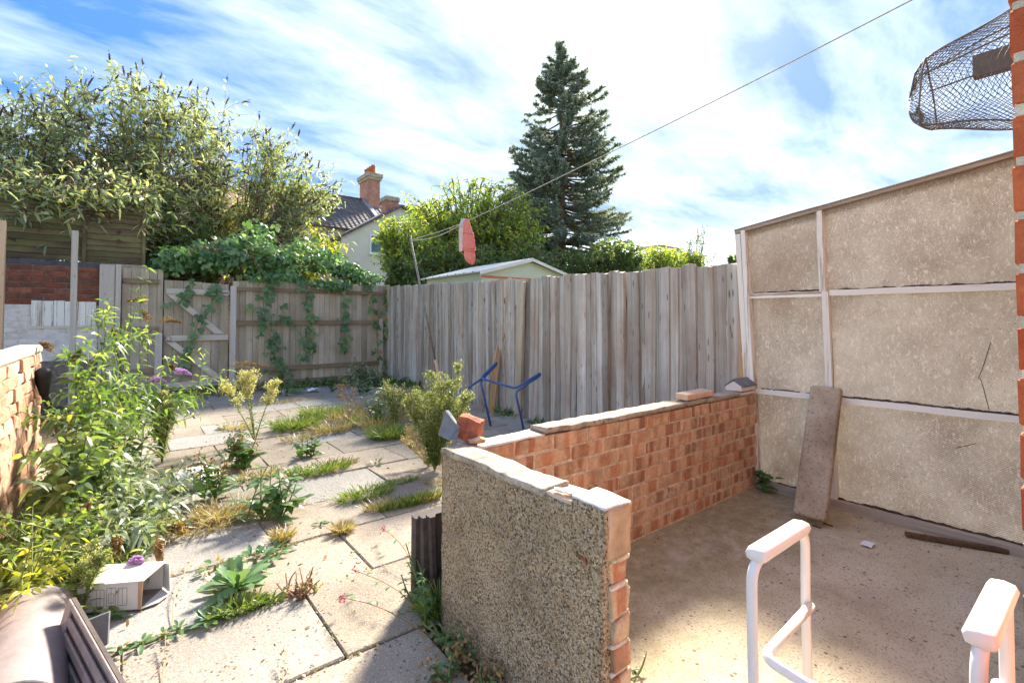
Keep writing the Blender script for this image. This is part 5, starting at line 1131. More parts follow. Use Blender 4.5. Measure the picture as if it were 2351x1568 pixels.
def face_rot(d, up_):      # euler that sends +y to d and +z towards up_
    y = Vector(d).normalized(); z = Vector(up_); z = (z - y * z.dot(y)); z = z.normalized() if z.length > 1e-5 else y.orthogonal().normalized(); x = y.cross(z)
    return Matrix(((x.x, y.x, z.x), (x.y, y.y, z.y), (x.z, y.z, z.z))).to_euler()
br = thing('bramble', 'dense green bramble smothering the fence top with strands hanging over gate and fence', 'climber', (1.9, 9.1, 0))
bl = lobes_px([(415, 595, 9.15, 0.38, 0.20, 3), (490, 590, 9.25, 0.40, 0.26, 4), (570, 575, 9.3, 0.40, 0.32, 4), (630, 600, 9.15, 0.35, 0.24, 4), (690, 590, 9.35, 0.40, 0.30, 4), (750, 605, 9.2, 0.35, 0.22, 3), (800, 625, 9.1, 0.30, 0.16, 3), (590, 545, 9.6, 0.30, 0.25, 2), (840, 640, 9.1, 0.3, 0.12, 2), (380, 615, 9.1, 0.2, 0.14, 1), (620, 640, 9.1, 0.5, 0.10, 2), (750, 655, 9.05, 0.4, 0.08, 2)])
n = 4600; P = lobe_tips(bl, n, 0.5); d = nrm(runit(n) + np.array([0, -0.5, 0.1])); v, f = leaf_arrays(P, d, rng.uniform(0.055, 0.10, n), rng.uniform(0.05, 0.085, n), 0.3, 0.2, nrm(np.array([0, -0.7, 0.8]) + 0.6 * rng.normal(size=(n, 3))))
Soup().add(v, f).build('crown', 'leaf_bramble', br, kind='stuff')
w = Soup()
for k in range(46):
    a = lobe_tips(bl, 1)[0]; b = lobe_tips(bl, 1)[0]
    if np.linalg.norm(a - b) > 1.2: b = a + (b - a) * 0.5
    w.tube(bez(a, (a + b) / 2 + np.array([0, -0.1, 0.3]), b, np.linspace(0, 1, 7)), 0.006, 4)
w.build('trunk', 'stem_red', br)
for k in range(120):
    a = lobe_tips(bl, 1, 0.95)[0]; a[1] = min(a[1], 8.95) - 0.03
    obj('leaf', TRI[k % 2], None, br, a, face_rot((rng.normal(), -0.5, rng.normal() * 0.5 - 0.3), (0.2 * rng.normal(), -1, 0.6)), [rng.uniform(0.8, 1.3)] * 3)
def strand(pts, nl, Y, meshes, stem='stem_green', spread=0.07):
    P = smooth_path([on(x, y, 'y', Y + dy) for (x, y, dy) in pts], 6)
    s = MB(); s.tube(P, 0.0045, 5); so = s.build('strand', stem, br)
    for k in range(nl):
        p = P[int((len(P) - 1) * (k + 0.5) / nl)] + Vector((rng.normal() * spread, -abs(rng.normal()) * 0.03 - 0.012, rng.normal() * 0.03))
        obj('leaf', meshes[k % len(meshes)], None, so, p, face_rot((rng.normal() * 0.8, -0.35, -0.5 + 0.5 * rng.normal()), (0.3 * rng.normal(), -1, 0.35)), [rng.uniform(0.7, 1.35)] * 3)
strand([(500, 655, -0.06), (490, 690, -0.06), (455, 740, -0.06), (435, 800, -0.05), (425, 860, -0.05)], 34, YB, TRI, spread=0.05)
strand([(615, 640, -0.05), (605, 690, -0.05), (612, 750, -0.05), (630, 800, -0.05), (640, 860, -0.05), (655, 905, -0.08)], 85, YB, TRI, spread=0.085)
strand([(700, 650, -0.05), (705, 700, -0.05), (715, 750, -0.05), (705, 800, -0.05), (700, 830, -0.05)], 34, YB, TRI, spread=0.055)
strand([(785, 650, -0.05), (790, 700, -0.05), (792, 760, -0.05), (790, 815, -0.05)], 34, YB, TRI, spread=0.05)
strand([(640, 700, -0.05), (690, 770, -0.05), (700, 800, -0.05)], 12, YB, TRI, spread=0.05)
strand([(845, 650, -0.05), (855, 690, -0.05), (862, 740, -0.05), (868, 800, -0.05), (875, 850, -0.05)], 26, YB, TRIA + TRI, 'stem_red', 0.045)
strand([(880, 670, -0.1), (888, 720, -0.1), (885, 780, -0.1)], 14, YB, TRIA + TRI, 'stem_red', 0.04)
strand([(440, 650, -0.06), (415, 680, -0.06), (400, 700, -0.06)], 12, YB, TRI, spread=0.06)

# --- ash tree, spruce and hedge beyond
def deep(x, y, t): r_ = ray(x, y); return np.array([r_.x * t, r_.y * t, CAMZ + r_.z * t])
def lobes_d(spec): return [(deep(x, y, t), np.array([rx, rx, rz]), w) for (x, y, t, rx, rz, w) in spec]
shrub('ash_tree', 'broad yellow-green ash tree behind the shed', 'tree', deep(1080, 640, 14) * np.array([1, 1, 0]), lobes_d([(1070, 470, 14, 1.1, 0.8, 4), (1160, 490, 14.5, 1.0, 0.8, 4), (980, 500, 13.8, 0.8, 0.7, 3), (1050, 540, 13.4, 1.1, 0.8, 4), (1180, 560, 14, 0.9, 0.8, 3), (1110, 440, 14.4, 0.7, 0.4, 1)]), 270, 0.15, 0.06, 'leaf_ash', 9, 9, stem_r=0.05, twig_len=0.5, arch=0.2, droop=0.5, base_r=0.1)
shrub('elder_tree', 'dark green elder with yellow leaf clumps beside the cream house', 'tree', deep(930, 640, 12) * np.array([1, 1, 0]), lobes_d([(920, 540, 12, 0.55, 0.5, 3), (960, 590, 11.8, 0.7, 0.4, 3), (900, 590, 12, 0.3, 0.35, 1), (1020, 600, 12.2, 0.6, 0.4, 2)]), 170, 0.10, 0.05, 'leaf_ash', 8, 10, stem_r=0.03, twig_len=0.35, arch=0.2)
shrub('hedge_bush', 'dark ivy-like hedge below the ash tree behind fence and shed', 'hedge', deep(1010, 640, 11.5) * np.array([1, 1, 0]), lobes_d([(930, 630, 11, 0.45, 0.35, 2), (1000, 610, 12, 0.7, 0.5, 3), (1100, 600, 12.5, 0.9, 0.5, 3), (1230, 600, 13.5, 0.8, 0.5, 3)]), 260, 0.10, 0.06, 'leaf_dark', 8, 10, stem_r=0.03, twig_len=0.35, arch=0.1)
shrub('laurel_bush', 'dark rounded bush beneath the right side of the spruce', 'shrub', deep(1410, 625, 16) * np.array([1, 1, 0]), lobes_d([(1400, 590, 16, 0.9, 0.55, 3), (1440, 585, 16.5, 0.6, 0.4, 2), (1340, 605, 15.5, 0.8, 0.45, 2)]), 200, 0.13, 0.07, 'leaf_dark', 8, 9, stem_r=0.03, twig_len=0.35, arch=0.1)
shrub('golden_bush', 'olive and yellow bush right of the spruce above the slat fence', 'shrub', deep(1510, 620, 17) * np.array([1, 1, 0]), lobes_d([(1500, 590, 17, 0.6, 0.35, 3), (1545, 588, 17.5, 0.6, 0.35, 2), (1590, 595, 18, 0.5, 0.3, 2)]), 180, 0.11, 0.06, 'leaf_ash', 7, 9, stem_r=0.02, twig_len=0.3, arch=0.1)
shrub('birch_tree', 'thin sparse twiggy tree above the fence near the screen', 'tree', deep(1600, 610, 18) * np.array([1, 1, 0]), lobes_d([(1600, 560, 18, 0.45, 0.65, 3), (1570, 580, 18, 0.5, 0.3, 2), (1630, 585, 18, 0.4, 0.2, 1)]), 34, 0.09, 0.045, 'leaf_dark', 6, 6, stem_r=0.025, twig_len=0.45, arch=0.2)
shrub('distant_tree', 'small round dark tree far off beside the screen post', 'tree', deep(1690, 605, 45) * np.array([1, 1, 0]), lobes_d([(1692, 592, 45, 0.85, 0.5, 1)]), 60, 0.3, 0.18, 'leaf_dark', 6, 8, stem_r=0.05, twig_len=0.3, arch=0.1)
sb = deep(1290, 620, 19.5) * np.array([1, 1, 0]); zt = deep(1291, 92, 19.5)[2]
spc = thing('spruce_tree', 'tall dark blue-green spruce standing behind the ash and shed', 'tree', sb)
w = Soup(); w.tube([Vector(sb), Vector(sb + [0, 0, zt * 0.5]), Vector(sb + [0, 0, zt])], [0.22, 0.14, 0.02], 8)
S, E = [], []
NB = 500
for k in range(NB):
    t = rng.beta(1.1, 1.25); z = 0.8 + (zt - 1.0) * t; env = 3.35 * min(1.0, (1 - t) / 0.50) ** 0.80 + 0.16; a = rng.uniform(0, 2 * math.pi)
    lob = 0.74 + 0.26 * math.sin(3 * a + z * 1.4) * math.cos(z * 2.3 + a)
    r = env * lob * rng.uniform(0.78, 1.10); o_ = np.array([math.cos(a), math.sin(a), 0]); b = sb + np.array([0, 0, z])
    tip = b + o_ * r + np.array([0, 0, r * rng.uniform(-0.10, 0.10) + 0.12 * t]); c = b + o_ * r * 0.55 + np.array([0, 0, -0.14 * r])
    ts = np.linspace(0, 1, 7); P = bez(b, c, tip, ts); w.tube(P, list(0.035 * (1 - 0.8 * ts) * (0.5 + r / 3)), 4)
    m_ = int(13 + 16 * r); tt = rng.uniform(0.22, 1.0, m_) ** 0.8; q = bez(b, c, tip, tt); tg = nrm(bez(b, c, tip, np.minimum(tt + 0.05, 1.05)) - q)
    side = np.cross(tg, [0, 0, 1.0]) * rng.choice([-1, 1], m_)[:, None]
    dd = nrm(tg * 0.75 + side * rng.uniform(0.2, 1.0, m_)[:, None] + np.array([0, 0, -0.12]) + 0.25 * rng.normal(size=(m_, 3))); ln = rng.uniform(0.14, 0.42, m_) * (0.5 + 0.5 * (1 - t)) * (1.15 - 0.5 * tt)
    S.append(q); E.append(q + dd * ln[:, None])
for k in range(60):      # the leader
    z = zt - rng.uniform(0, 0.9); a = rng.uniform(0, 6.28); b = sb + np.array([0, 0, z]); S.append(b[None]); E.append((b + np.array([math.cos(a), math.sin(a), 0.5]) * (0.10 + 0.25 * (zt - z)))[None])
S = np.concatenate(S); E = np.concatenate(E); leaf = Soup(); per = 16; n = len(S) * per; i = np.repeat(np.arange(len(S)), per)
tt = rng.uniform(0, 1, n); p = S[i] + (E[i] - S[i]) * tt[:, None]; d = nrm(nrm(E[i] - S[i]) * 0.9 + runit(n) * 0.75)
v, f = leaf_arrays(p, d, rng.uniform(0.06, 0.14, n), rng.uniform(0.02, 0.042, n), 0.1, 0.1); leaf.add(v, f)
w.build('trunk', 'bark', spc); leaf.build('crown', 'needle', spc, kind='stuff')

# ------------------------------------------------------------------ weeds in the garden
def tuft(name, label, x, y, n, h, spread, mat, rad=0.05, z=0.0, group='grass tufts in the paving', elong=(1, 1), lean=0.5, w=0.004):
    c = arr(gp(x, y, z)); t = thing(name, label, 'grass', c, group); a = rng.uniform(0, 6.28, n); rr = np.sqrt(rng.uniform(0, 1, n)) * rad
    p = c + np.stack([np.cos(a) * rr * elong[0], np.sin(a) * rr * elong[1], np.full(n, -0.005)], 1)
    a2 = a + rng.normal(size=n) * 0.8; d = nrm(np.stack([np.cos(a2) * spread * rng.uniform(0.2, 1.3, n), np.sin(a2) * spread * rng.uniform(0.2, 1.3, n), np.ones(n)], 1))
    v, f = leaf_arrays(p, d, h * rng.uniform(0.4, 1.15, n), w * rng.uniform(0.7, 1.4, n), lean * rng.uniform(0.3, 1.3, n)[:, None] if False else lean, 0.1, prof=((0.3, 0.5), (0.7, 0.38)))
    Soup().add(v, f).build('blades', mat, t, kind='stuff'); return t
GL = 'grass_green'; GD = 'grass_dry'
for (x, y, n, h, sp_, mat, rad, el, lbl) in [
    (680, 985, 320, 0.20, 0.9, GL, 0.16, (1.2, 0.8), 'large green grass tuft left of the fleabane gap on mid paving'),
    (735, 958, 260, 0.22, 0.9, GL, 0.16, (1.2, 0.8), 'green grass tuft behind the largest tuft in mid paving'),
    (760, 992, 170, 0.16, 0.9, GD, 0.12, (1.4, 0.8), 'straw-coloured grass patch right of the large green tuft'),
    (800, 965, 150, 0.20, 0.9, GD, 0.15, (1.2, 0.9), 'dry mixed grass clump in the middle of the weeds'),
    (895, 1005, 340, 0.20, 1.0, GL, 0.14, (1.1, 0.8), 'bright fresh green grass tuft beside the tall fleabane'),
    (870, 985, 120, 0.26, 0.8, GD, 0.14, (1.2, 0.8), 'tall straw grass behind the bright green tuft'),
    (935, 960, 140, 0.26, 0.8, GD, 0.20, (1.2, 0.9), 'pale dry grass behind the tall fleabane'),
    (960, 915, 130, 0.24, 0.8, GD, 0.25, (1.1, 0.9), 'dry grass near the slat fence corner'),
    (735, 1085, 220, 0.12, 0.9, GL, 0.09, (2.2, 0.6), 'yellow-green grass strip in a joint above the broad-leaved weed'),
    (780, 1068, 60, 0.08, 0.9, GD, 0.05, (2.4, 0.5), 'thin dry grass at the end of the yellow-green strip'),
    (838, 1140, 160, 0.10, 1.1, GL, 0.10, (1.6, 0.7), 'fine wispy green grass patch before the low walls'),
    (905, 1112, 80, 0.07, 1.0, GL, 0.05, (3.2, 0.5), 'low green creeping grass leading to the tall fleabane'),
    (870, 1170, 60, 0.10, 0.8, GD, 0.05, (1.5, 0.5), 'sparse straw tuft left end of the joint grass row'),
    (920, 1165, 90, 0.09, 0.5, GL, 0.05, (2.6, 0.4), 'short upright green grass row in a slab joint'),
    (965, 1155, 110, 0.10, 0.5, GL, 0.05, (2.6, 0.4), 'green grass row in the joint next to the pebbledashed wall'),
    (985, 1150, 50, 0.10, 0.6, GD, 0.05, (1.5, 0.5), 'brownish grass tuft touching the pebbledashed wall edge'),
    (785, 1222, 130, 0.085, 1.0, GD, 0.028, (1, 1), 'small brown dry tuft alone on a slab joint'),
    (548, 1400, 160, 0.075, 1.0, GL, 0.055, (1.4, 0.7), 'fine yellow grass tuft below the large rosette'),
    (620, 1385, 30, 0.07, 1.2, GL, 0.02, (1.5, 0.5), 'few green blades in a joint near the purslane clump'),
    (650, 1240, 70, 0.10, 0.7, GD, 0.03, (1, 1), 'upright dry grass at the top of the rosette patch'),
    (1010, 1410, 90, 0.16, 0.9, GL, 0.03, (1, 1), 'long green blades hanging at the pebbledashed wall foot'),
    (40, 1310, 160, 0.17, 0.9, 'leaf_yellowgreen', 0.12, (1, 1.3), 'bright lime grass against the foot of the boundary wall'),
    (520, 1185, 130, 0.16, 1.4, GD, 0.10, (1.4, 0.8), 'flattened straw-yellow grass beside the broad-leaved weed'),
    (450, 1215, 130, 0.15, 1.4, GD, 0.12, (1.6, 0.7), 'flattened straw grass along the edge of the leafy mass'),
    (690, 1010, 60, 0.12, 0.9, GD, 0.10, (1.5, 0.6), 'thin straw fringe before the large green tuft'),
    (545, 985, 70, 0.12, 0.9, GD, 0.10, (1.2, 0.8), 'dry tuft at the foot of the pale fleabane'),
    (1000, 1110, 30, 0.08, 1.2, GD, 0.05, (1, 1), 'straw blades at the foot of the tall fleabane'),
    (985, 935, 150, 0.24, 0.8, GD, 0.22, (1.1, 0.9), 'straw grass between the tall fleabane and blue chair frame'),
    (915, 915, 150, 0.22, 0.9, GD, 0.25, (1.2, 0.8), 'dry grass band in front of both fences corner'),
    (850, 940, 130, 0.22, 0.9, GD, 0.2, (1.3, 0.8), 'straw grass patch before the grey-green fence bush'),
    (845, 975, 150, 0.18, 0.9, GL, 0.16, (1.2, 0.8), 'dark green grass between straw patches in mid paving'),
    (640, 925, 90, 0.08, 1.0, GD, 0.15, (2.0, 0.5), 'low straw line in a far slab joint'),
    (600, 1095, 60, 0.10, 0.9, GD, 0.07, (1.8, 0.6), 'small straw tuft right of the upright leafy weed'),
    (470, 905, 160, 0.06, 1.0, GD, 0.20, (2.2, 0.5), 'low orange-brown dead grass before the gate'),
]: tuft('grass_tuft', lbl, x, y, int(n * 2.6), h * 1.25, sp_, mat, rad * 1.1, elong=el, lean=0.35, w=0.0055)

# leaves that can be told apart: each is an object of its own
LV = {'dock': big_leaf('leaf', 0.17, 0.062, 'leaf_single', 0.03, 0.2, 0.30, 8, shape=0.9, ripple=0.05), 'dock_s': big_leaf('leaf', 0.10, 0.040, 'leaf_single', 0.03, 0.25, 0.35, 6, ripple=0.05),
      'ros': big_leaf('leaf', 0.17, 0.058, 'leaf_rosette', 0.02, 0.22, 0.28, 9, shape=1.35, ripple=0.04), 'ros_s': big_leaf('leaf', 0.10, 0.036, 'leaf_rosette', 0.02, 0.3, 0.20, 7, shape=1.3, ripple=0.04),
      'net': big_leaf('leaf', 0.075, 0.052, 'leaf_nettle', 0.12, 0.2, 0.35, 8), 'purs': big_leaf('leaf', 0.05, 0.022, 'leaf_purslane', 0.0, 0.2, 0.1, 4), 'aut': big_leaf('leaf', 0.07, 0.03, 'leaf_autumn', 0.03, 0.25, 0.3, 5)}
def rosette(name, label, x, y, n, kinds, tilt=(0.15, 1.1), s=(0.8, 1.2), cat='weed', group=None, rad=0.01, z=0.0, flat=1.0):
    c = arr(gp(x, y, z)); t = thing(name, label, cat, c, group)
    MB().tube([Vector(c) + Vector((0, 0, -0.005)), Vector(c) + Vector((0, 0, 0.02))], [0.010, 0.006], 6).build('crown', 'stem_green', t)
    for k in range(n):
        a = k * 2.399 + rng.normal() * 0.25; u = k / max(1, n - 1); el = tilt[0] + (tilt[1] - tilt[0]) * u + rng.normal() * 0.10
        d = (math.cos(a) * math.cos(el), math.sin(a) * math.cos(el), math.sin(el)); q = c + np.array([math.cos(a) * rad, math.sin(a) * rad, 0.006 + 0.012 * u])
        sc = rng.uniform(*s) * (1 - 0.35 * u); obj('leaf', LV[kinds[k % len(kinds)]], None, t, q, face_rot(d, (0.15 * rng.normal(), 0.15 * rng.normal(), 1)), (sc, sc, sc))
    return t
rosette('mullein_rosette', 'large pale blue-green leaf rosette growing on the slabs', 543, 1352, 34, ['ros', 'ros', 'ros_s'], (0.12, 1.2), (0.85, 1.25))
rosette('leafy_weed', 'small yellow-green rosette below the large rosette in the joint', 478, 1430, 16, ['ros_s', 'dock_s'], (0.15, 1.0), (0.55, 0.85))
rosette('leafy_weed', 'tiny green seedling in the joint left of the small rosette', 410, 1450, 7, ['dock_s'], (0.2, 0.8), (0.4, 0.6))
rosette('leafy_weed', 'tiny creeping seedling further along the same joint', 375, 1465, 8, ['dock_s', 'aut'], (0.1, 0.6), (0.35, 0.55))
rosette('leafy_weed', 'green seedlings trailing in the joint towards the front tiles', 325, 1483, 8, ['dock_s'], (0.1, 0.5), (0.4, 0.6))
rosette('leafy_weed', 'little seedling at the end of the joint near the ribbed tile', 275, 1495, 6, ['dock_s', 'aut'], (0.1, 0.5), (0.35, 0.5))
rosette('leafy_weed', 'leafy green clump behind the large rosette', 585, 1290, 22, ['dock_s', 'ros_s'], (0.2, 0.9), (0.6, 0.9), rad=0.05)
rosette('leafy_weed', 'green leaves right behind the large rosette patch', 625, 1270, 16, ['dock_s', 'aut', 'dock_s'], (0.2, 0.9), (0.6, 0.9), rad=0.04)
rosette('leafy_weed', 'yellowing leafy clump at the left of the large rosette', 495, 1305, 14, ['dock_s', 'aut'], (0.1, 0.7), (0.5, 0.8), rad=0.04)
rosette('leafy_weed', 'yellow-green rosette before the upright leafy weed', 560, 1105, 18, ['dock_s', 'aut', 'dock_s'], (0.1, 0.8), (0.7, 1.1), rad=0.05)
rosette('leafy_weed', 'small weed alone in the middle of a grey slab', 862, 1066, 12, ['dock_s', 'aut'], (0.2, 1.0), (0.5, 0.8), rad=0.03)
rosette('leafy_weed', 'small dark rosette on the paving left of the pale fleabane', 512, 985, 12, ['dock_s'], (0.1, 0.7), (0.8, 1.1))
rosette('leafy_weed', 'single seedling on the joint right of the broad-leaved weed', 738, 1205, 6, ['dock_s'], (0.1, 0.4), (0.4, 0.6))
rosette('leafy_weed', 'dark leaf lying beside the carton', 240, 1425, 6, ['dock'], (0.05, 0.3), (0.6, 0.9))
rosette('leafy_weed', 'green weed at the base of the slat fence by the chair frame', 1240, 975, 18, ['dock_s'], (0.5, 1.4), (0.9, 1.4), rad=0.08)
rosette('leafy_weed', 'weed between slat fence and blue chair leg', 1168, 955, 18, ['dock_s', 'dock_s', 'aut'], (0.5, 1.4), (1.0, 1.6), rad=0.08)
rosette('leafy_weed', 'dark weed behind the loose plank at the slat fence', 1155, 948, 16, ['dock_s'], (0.4, 1.3), (1.0, 1.6), rad=0.08)
rosette('leafy_weed', 'clump of dark leaves at the meeting of both fences', 895, 885, 30, ['dock'], (0.4, 1.4), (1.0, 1.7), rad=0.15)
rosette('leafy_weed', 'green clump at the slat fence near the prop pole', 952, 890, 26, ['dock'], (0.4, 1.4), (0.9, 1.4), rad=0.12)
rosette('leafy_weed', 'dark leafy clump below the middle bramble strand', 722, 885, 26, ['dock'], (0.4, 1.4), (0.9, 1.5), rad=0.15)
rosette('leafy_weed', 'low leaves below the longest bramble strand', 655, 905, 20, ['dock_s', 'dock'], (0.2, 1.2), (0.9, 1.3), rad=0.12)
nt2 = thing('nettle', 'fresh dark green nettle growing where brick wall meets the screen', 'weed', gp(1745, 1118))
for k in range(26):
    u = k / 25; a = k * 2.4; c = arr(gp(1747, 1118)) + np.array([-0.06 + 0.03 * rng.normal(), -0.03 + 0.04 * rng.normal(), 0.02 + 0.10 * u]); el = rng.uniform(-0.1, 0.5)
    obj('leaf', LV['net'], None, nt2, c, face_rot((math.cos(a) * math.cos(el), math.sin(a) * math.cos(el), math.sin(el)), (0, 0, 1)), [rng.uniform(0.7, 1.1)] * 3)
for k in range(3): MB().tube([gp(1743 + 4 * k, 1118), gp(1743 + 4 * k, 1118) + Vector((-0.06 + 0.02 * k, -0.03, 0.12))], 0.0025, 5).build('stem', 'stem_green', nt2)
def upright(name, label, x, y, h, stems, kind='dock', per=9, lean=0.25, cat='weed', s=(0.7, 1.1), stem='stem_green', top=None, rad=0.04):
    c = arr(gp(x, y)); t = thing(name, label, cat, c); topS = Soup()
    for k in range(stems):
        b = c + np.array([rng.normal() * rad, rng.normal() * rad, -0.01]); hh = h * rng.uniform(0.65, 1.1); tip = b + np.array([rng.normal() * lean * hh, rng.normal() * lean * hh, hh])
        m = (b + tip) / 2 + np.array([rng.normal() * 0.02, rng.normal() * 0.02, 0.0]); ts = np.linspace(0, 1, 6); MB().tube([Vector(q) for q in bez(b, m, tip, ts)], list(0.005 * (1 - 0.6 * ts)), 5).build('stem', stem, t)
        for j in range(per):
            u = (j + 0.6) / per; q = bez(b, m, tip, [u])[0]; a = j * 2.4 + k; el = 0.75 - 0.6 * u + rng.normal() * 0.25
            sc = rng.uniform(*s) * (1.1 - 0.65 * u); obj('leaf', LV[kind], None, t, q, face_rot((math.cos(a) * math.cos(el), math.sin(a) * math.cos(el), math.sin(el)), (0.2 * rng.normal(), 0.2 * rng.normal(), 1)), (sc, sc, sc))
        if top:
            n = 60; q = tip + np.array([0, 0, -0.05]) + rng.normal(size=(n, 3)) * np.array([0.02, 0.02, 0.05]); v, f = leaf_arrays(q, runit(n), 0.02, 0.012, 0.1); topS.add(v, f)
    if top: topS.build('flower_heads', top, t, kind='stuff')
    return t
upright('broadleaf_weed', 'bushy broad-leaved green weed in the middle of the slabs', 632, 1185, 0.30, 9, 'dock', 9, 0.28, s=(0.65, 1.0), rad=0.06)
upright('broadleaf_weed', 'upright dark leafy weed growing under the pale fleabane', 556, 1075, 0.28, 6, 'dock', 9, 0.18, s=(0.8, 1.2), top='seed_brown')
upright('broadleaf_weed', 'dark-stemmed leafy weed by the pale rock', 485, 1150, 0.28, 5, 'dock', 8, 0.2, s=(0.7, 1.0), top='seed_brown')
upright('broadleaf_weed', 'small upright weed with purple flower between grass tufts', 712, 1048, 0.20, 5, 'dock_s', 8, 0.2, s=(0.9, 1.3))
upright('fence_weed', 'tall pale green spear-leaved weed before the back fence', 770, 900, 0.42, 1, 'dock_s', 26, 0.05, s=(1.0, 1.5))
upright('fence_weed', 'leafy weed among dry grass behind the bright tuft', 868, 975, 0.42, 6, 'dock', 8, 0.25, s=(0.8, 1.1))
upright('fence_weed', 'brown seeded dock stalk among the dry grass', 800, 985, 0.50, 3, 'aut', 6, 0.15, s=(0.8, 1.1), stem='stem_red', top='seed_brown')
upright('fence_weed', 'green weed behind the straw grass in mid paving', 905, 950, 0.42, 6, 'dock_s', 9, 0.3, s=(1.0, 1.5))
upright('fence_weed', 'short bright green weed before the grey-green bush', 836, 905, 0.22, 4, 'dock_s', 8, 0.3, s=(1.0, 1.5))
upright('wall_weed', 'narrow-leaved green weed leaning out from the pebbledashed wall foot', 990, 1425, 0.24, 4, 'dock_s', 20, 0.55, s=(0.35, 0.5), rad=0.02)
upright('wall_weed', 'tangled small weed at the near foot of the pebbledashed wall', 1060, 1500, 0.12, 7, 'dock_s', 9, 0.6, s=(0.3, 0.5), rad=0.05)
upright('wall_weed', 'little weed in the bottom corner below the pebbledashed wall', 1090, 1560, 0.10, 7, 'dock_s', 8, 0.6, s=(0.35, 0.55), rad=0.05, top='seed_brown')
upright('wall_weed', 'tiny green sprig at the base of the brick wall end', 1455, 1556, 0.05, 3, 'dock_s', 4, 0.4, s=(0.2, 0.3), rad=0.01)
upright('wall_weed', 'sprig beside the dark roof tiles', 960, 1385, 0.16, 4, 'dock_s', 12, 0.5, s=(0.35, 0.5), rad=0.02)
# purslane clump
upright('purslane_clump', 'brown-stemmed yellow-green clump on a slab corner', 697, 1362, 0.085, 24, 'purs', 5, 0.55, s=(0.4, 0.7), stem='stem_red', rad=0.03)
# persicaria trailing over the slabs
for i, (pts, lbl) in enumerate([([(990, 1440), (930, 1410), (880, 1390), (840, 1370), (815, 1345)], 'trailing red-stemmed weed arching over the middle slab'), ([(985, 1460), (900, 1450), (850, 1445), (800, 1430), (785, 1412)], 'lower trailing red-stemmed weed on the front slab'), ([(960, 1330), (930, 1300), (900, 1270), (880, 1240)], 'thin pink-tipped weed stem beside the dark tiles')]):
    P = [gp(x, y) + Vector((0, 0, 0.02 + 0.05 * math.sin(math.pi * k / (len(pts) - 1)) + 0.012 * k)) for k, (x, y) in enumerate(pts)]; P[0].z = 0; P = smooth_path(P, 6)
    t = thing('trailing_weed', lbl, 'weed', P[0], 'trailing weeds by the pebbledashed wall'); MB().tube(P, 0.0018, 5).build('stem', 'stem_red', t)
    for k in range(9):
        q = P[int(k / 9 * (len(P) - 1))]; obj('leaf', LV['aut'] if k % 3 == 0 else LV['dock_s'], None, t, q, face_rot((rng.normal(), rng.normal(), 0.4), (0, 0, 1)), [rng.uniform(0.2, 0.42)] * 3)
    n = 40; q = arr(P[-1]) + rng.normal(size=(n, 3)) * np.array([0.006, 0.006, 0.012]); v, f = leaf_arrays(q, runit(n), 0.008, 0.006, 0); Soup().add(v, f).build('flower_heads', 'petal_pink', t, kind='stuff')
# small dead stalk at the bottom edge, long dry stalk over the slabs
for (pts, lbl) in [([(648, 1600), (650, 1560), (655, 1530), (650, 1510)], 'small dry stalk with seed buds at the bottom edge'), ([(395, 1445), (400, 1390), (420, 1340), (445, 1290)], 'long thin dry stalk lying over the slab joint'), ([(372, 1570), (378, 1520), (380, 1480)], 'thin yellow plantain stalk in the front joint')]:
    P = smooth_path([gp(x, y) + Vector((0, 0, 0.008 + 0.012 * k)) for k, (x, y) in enumerate(pts)], 5); t = thing('dry_stalk', lbl, 'weed', P[0]); MB().tube(P, 0.0016, 5).build('stem', 'stem_tan', t)
    n = 26; q = np.array([arr(P[int(rng.uniform(0.3, 1) * (len(P) - 1))]) for _ in range(n)]) + rng.normal(size=(n, 3)) * 0.012; v, f = leaf_arrays(q, runit(n), 0.012, 0.006, 0); Soup().add(v, f).build('seed_heads', 'seed_brown', t, kind='stuff')

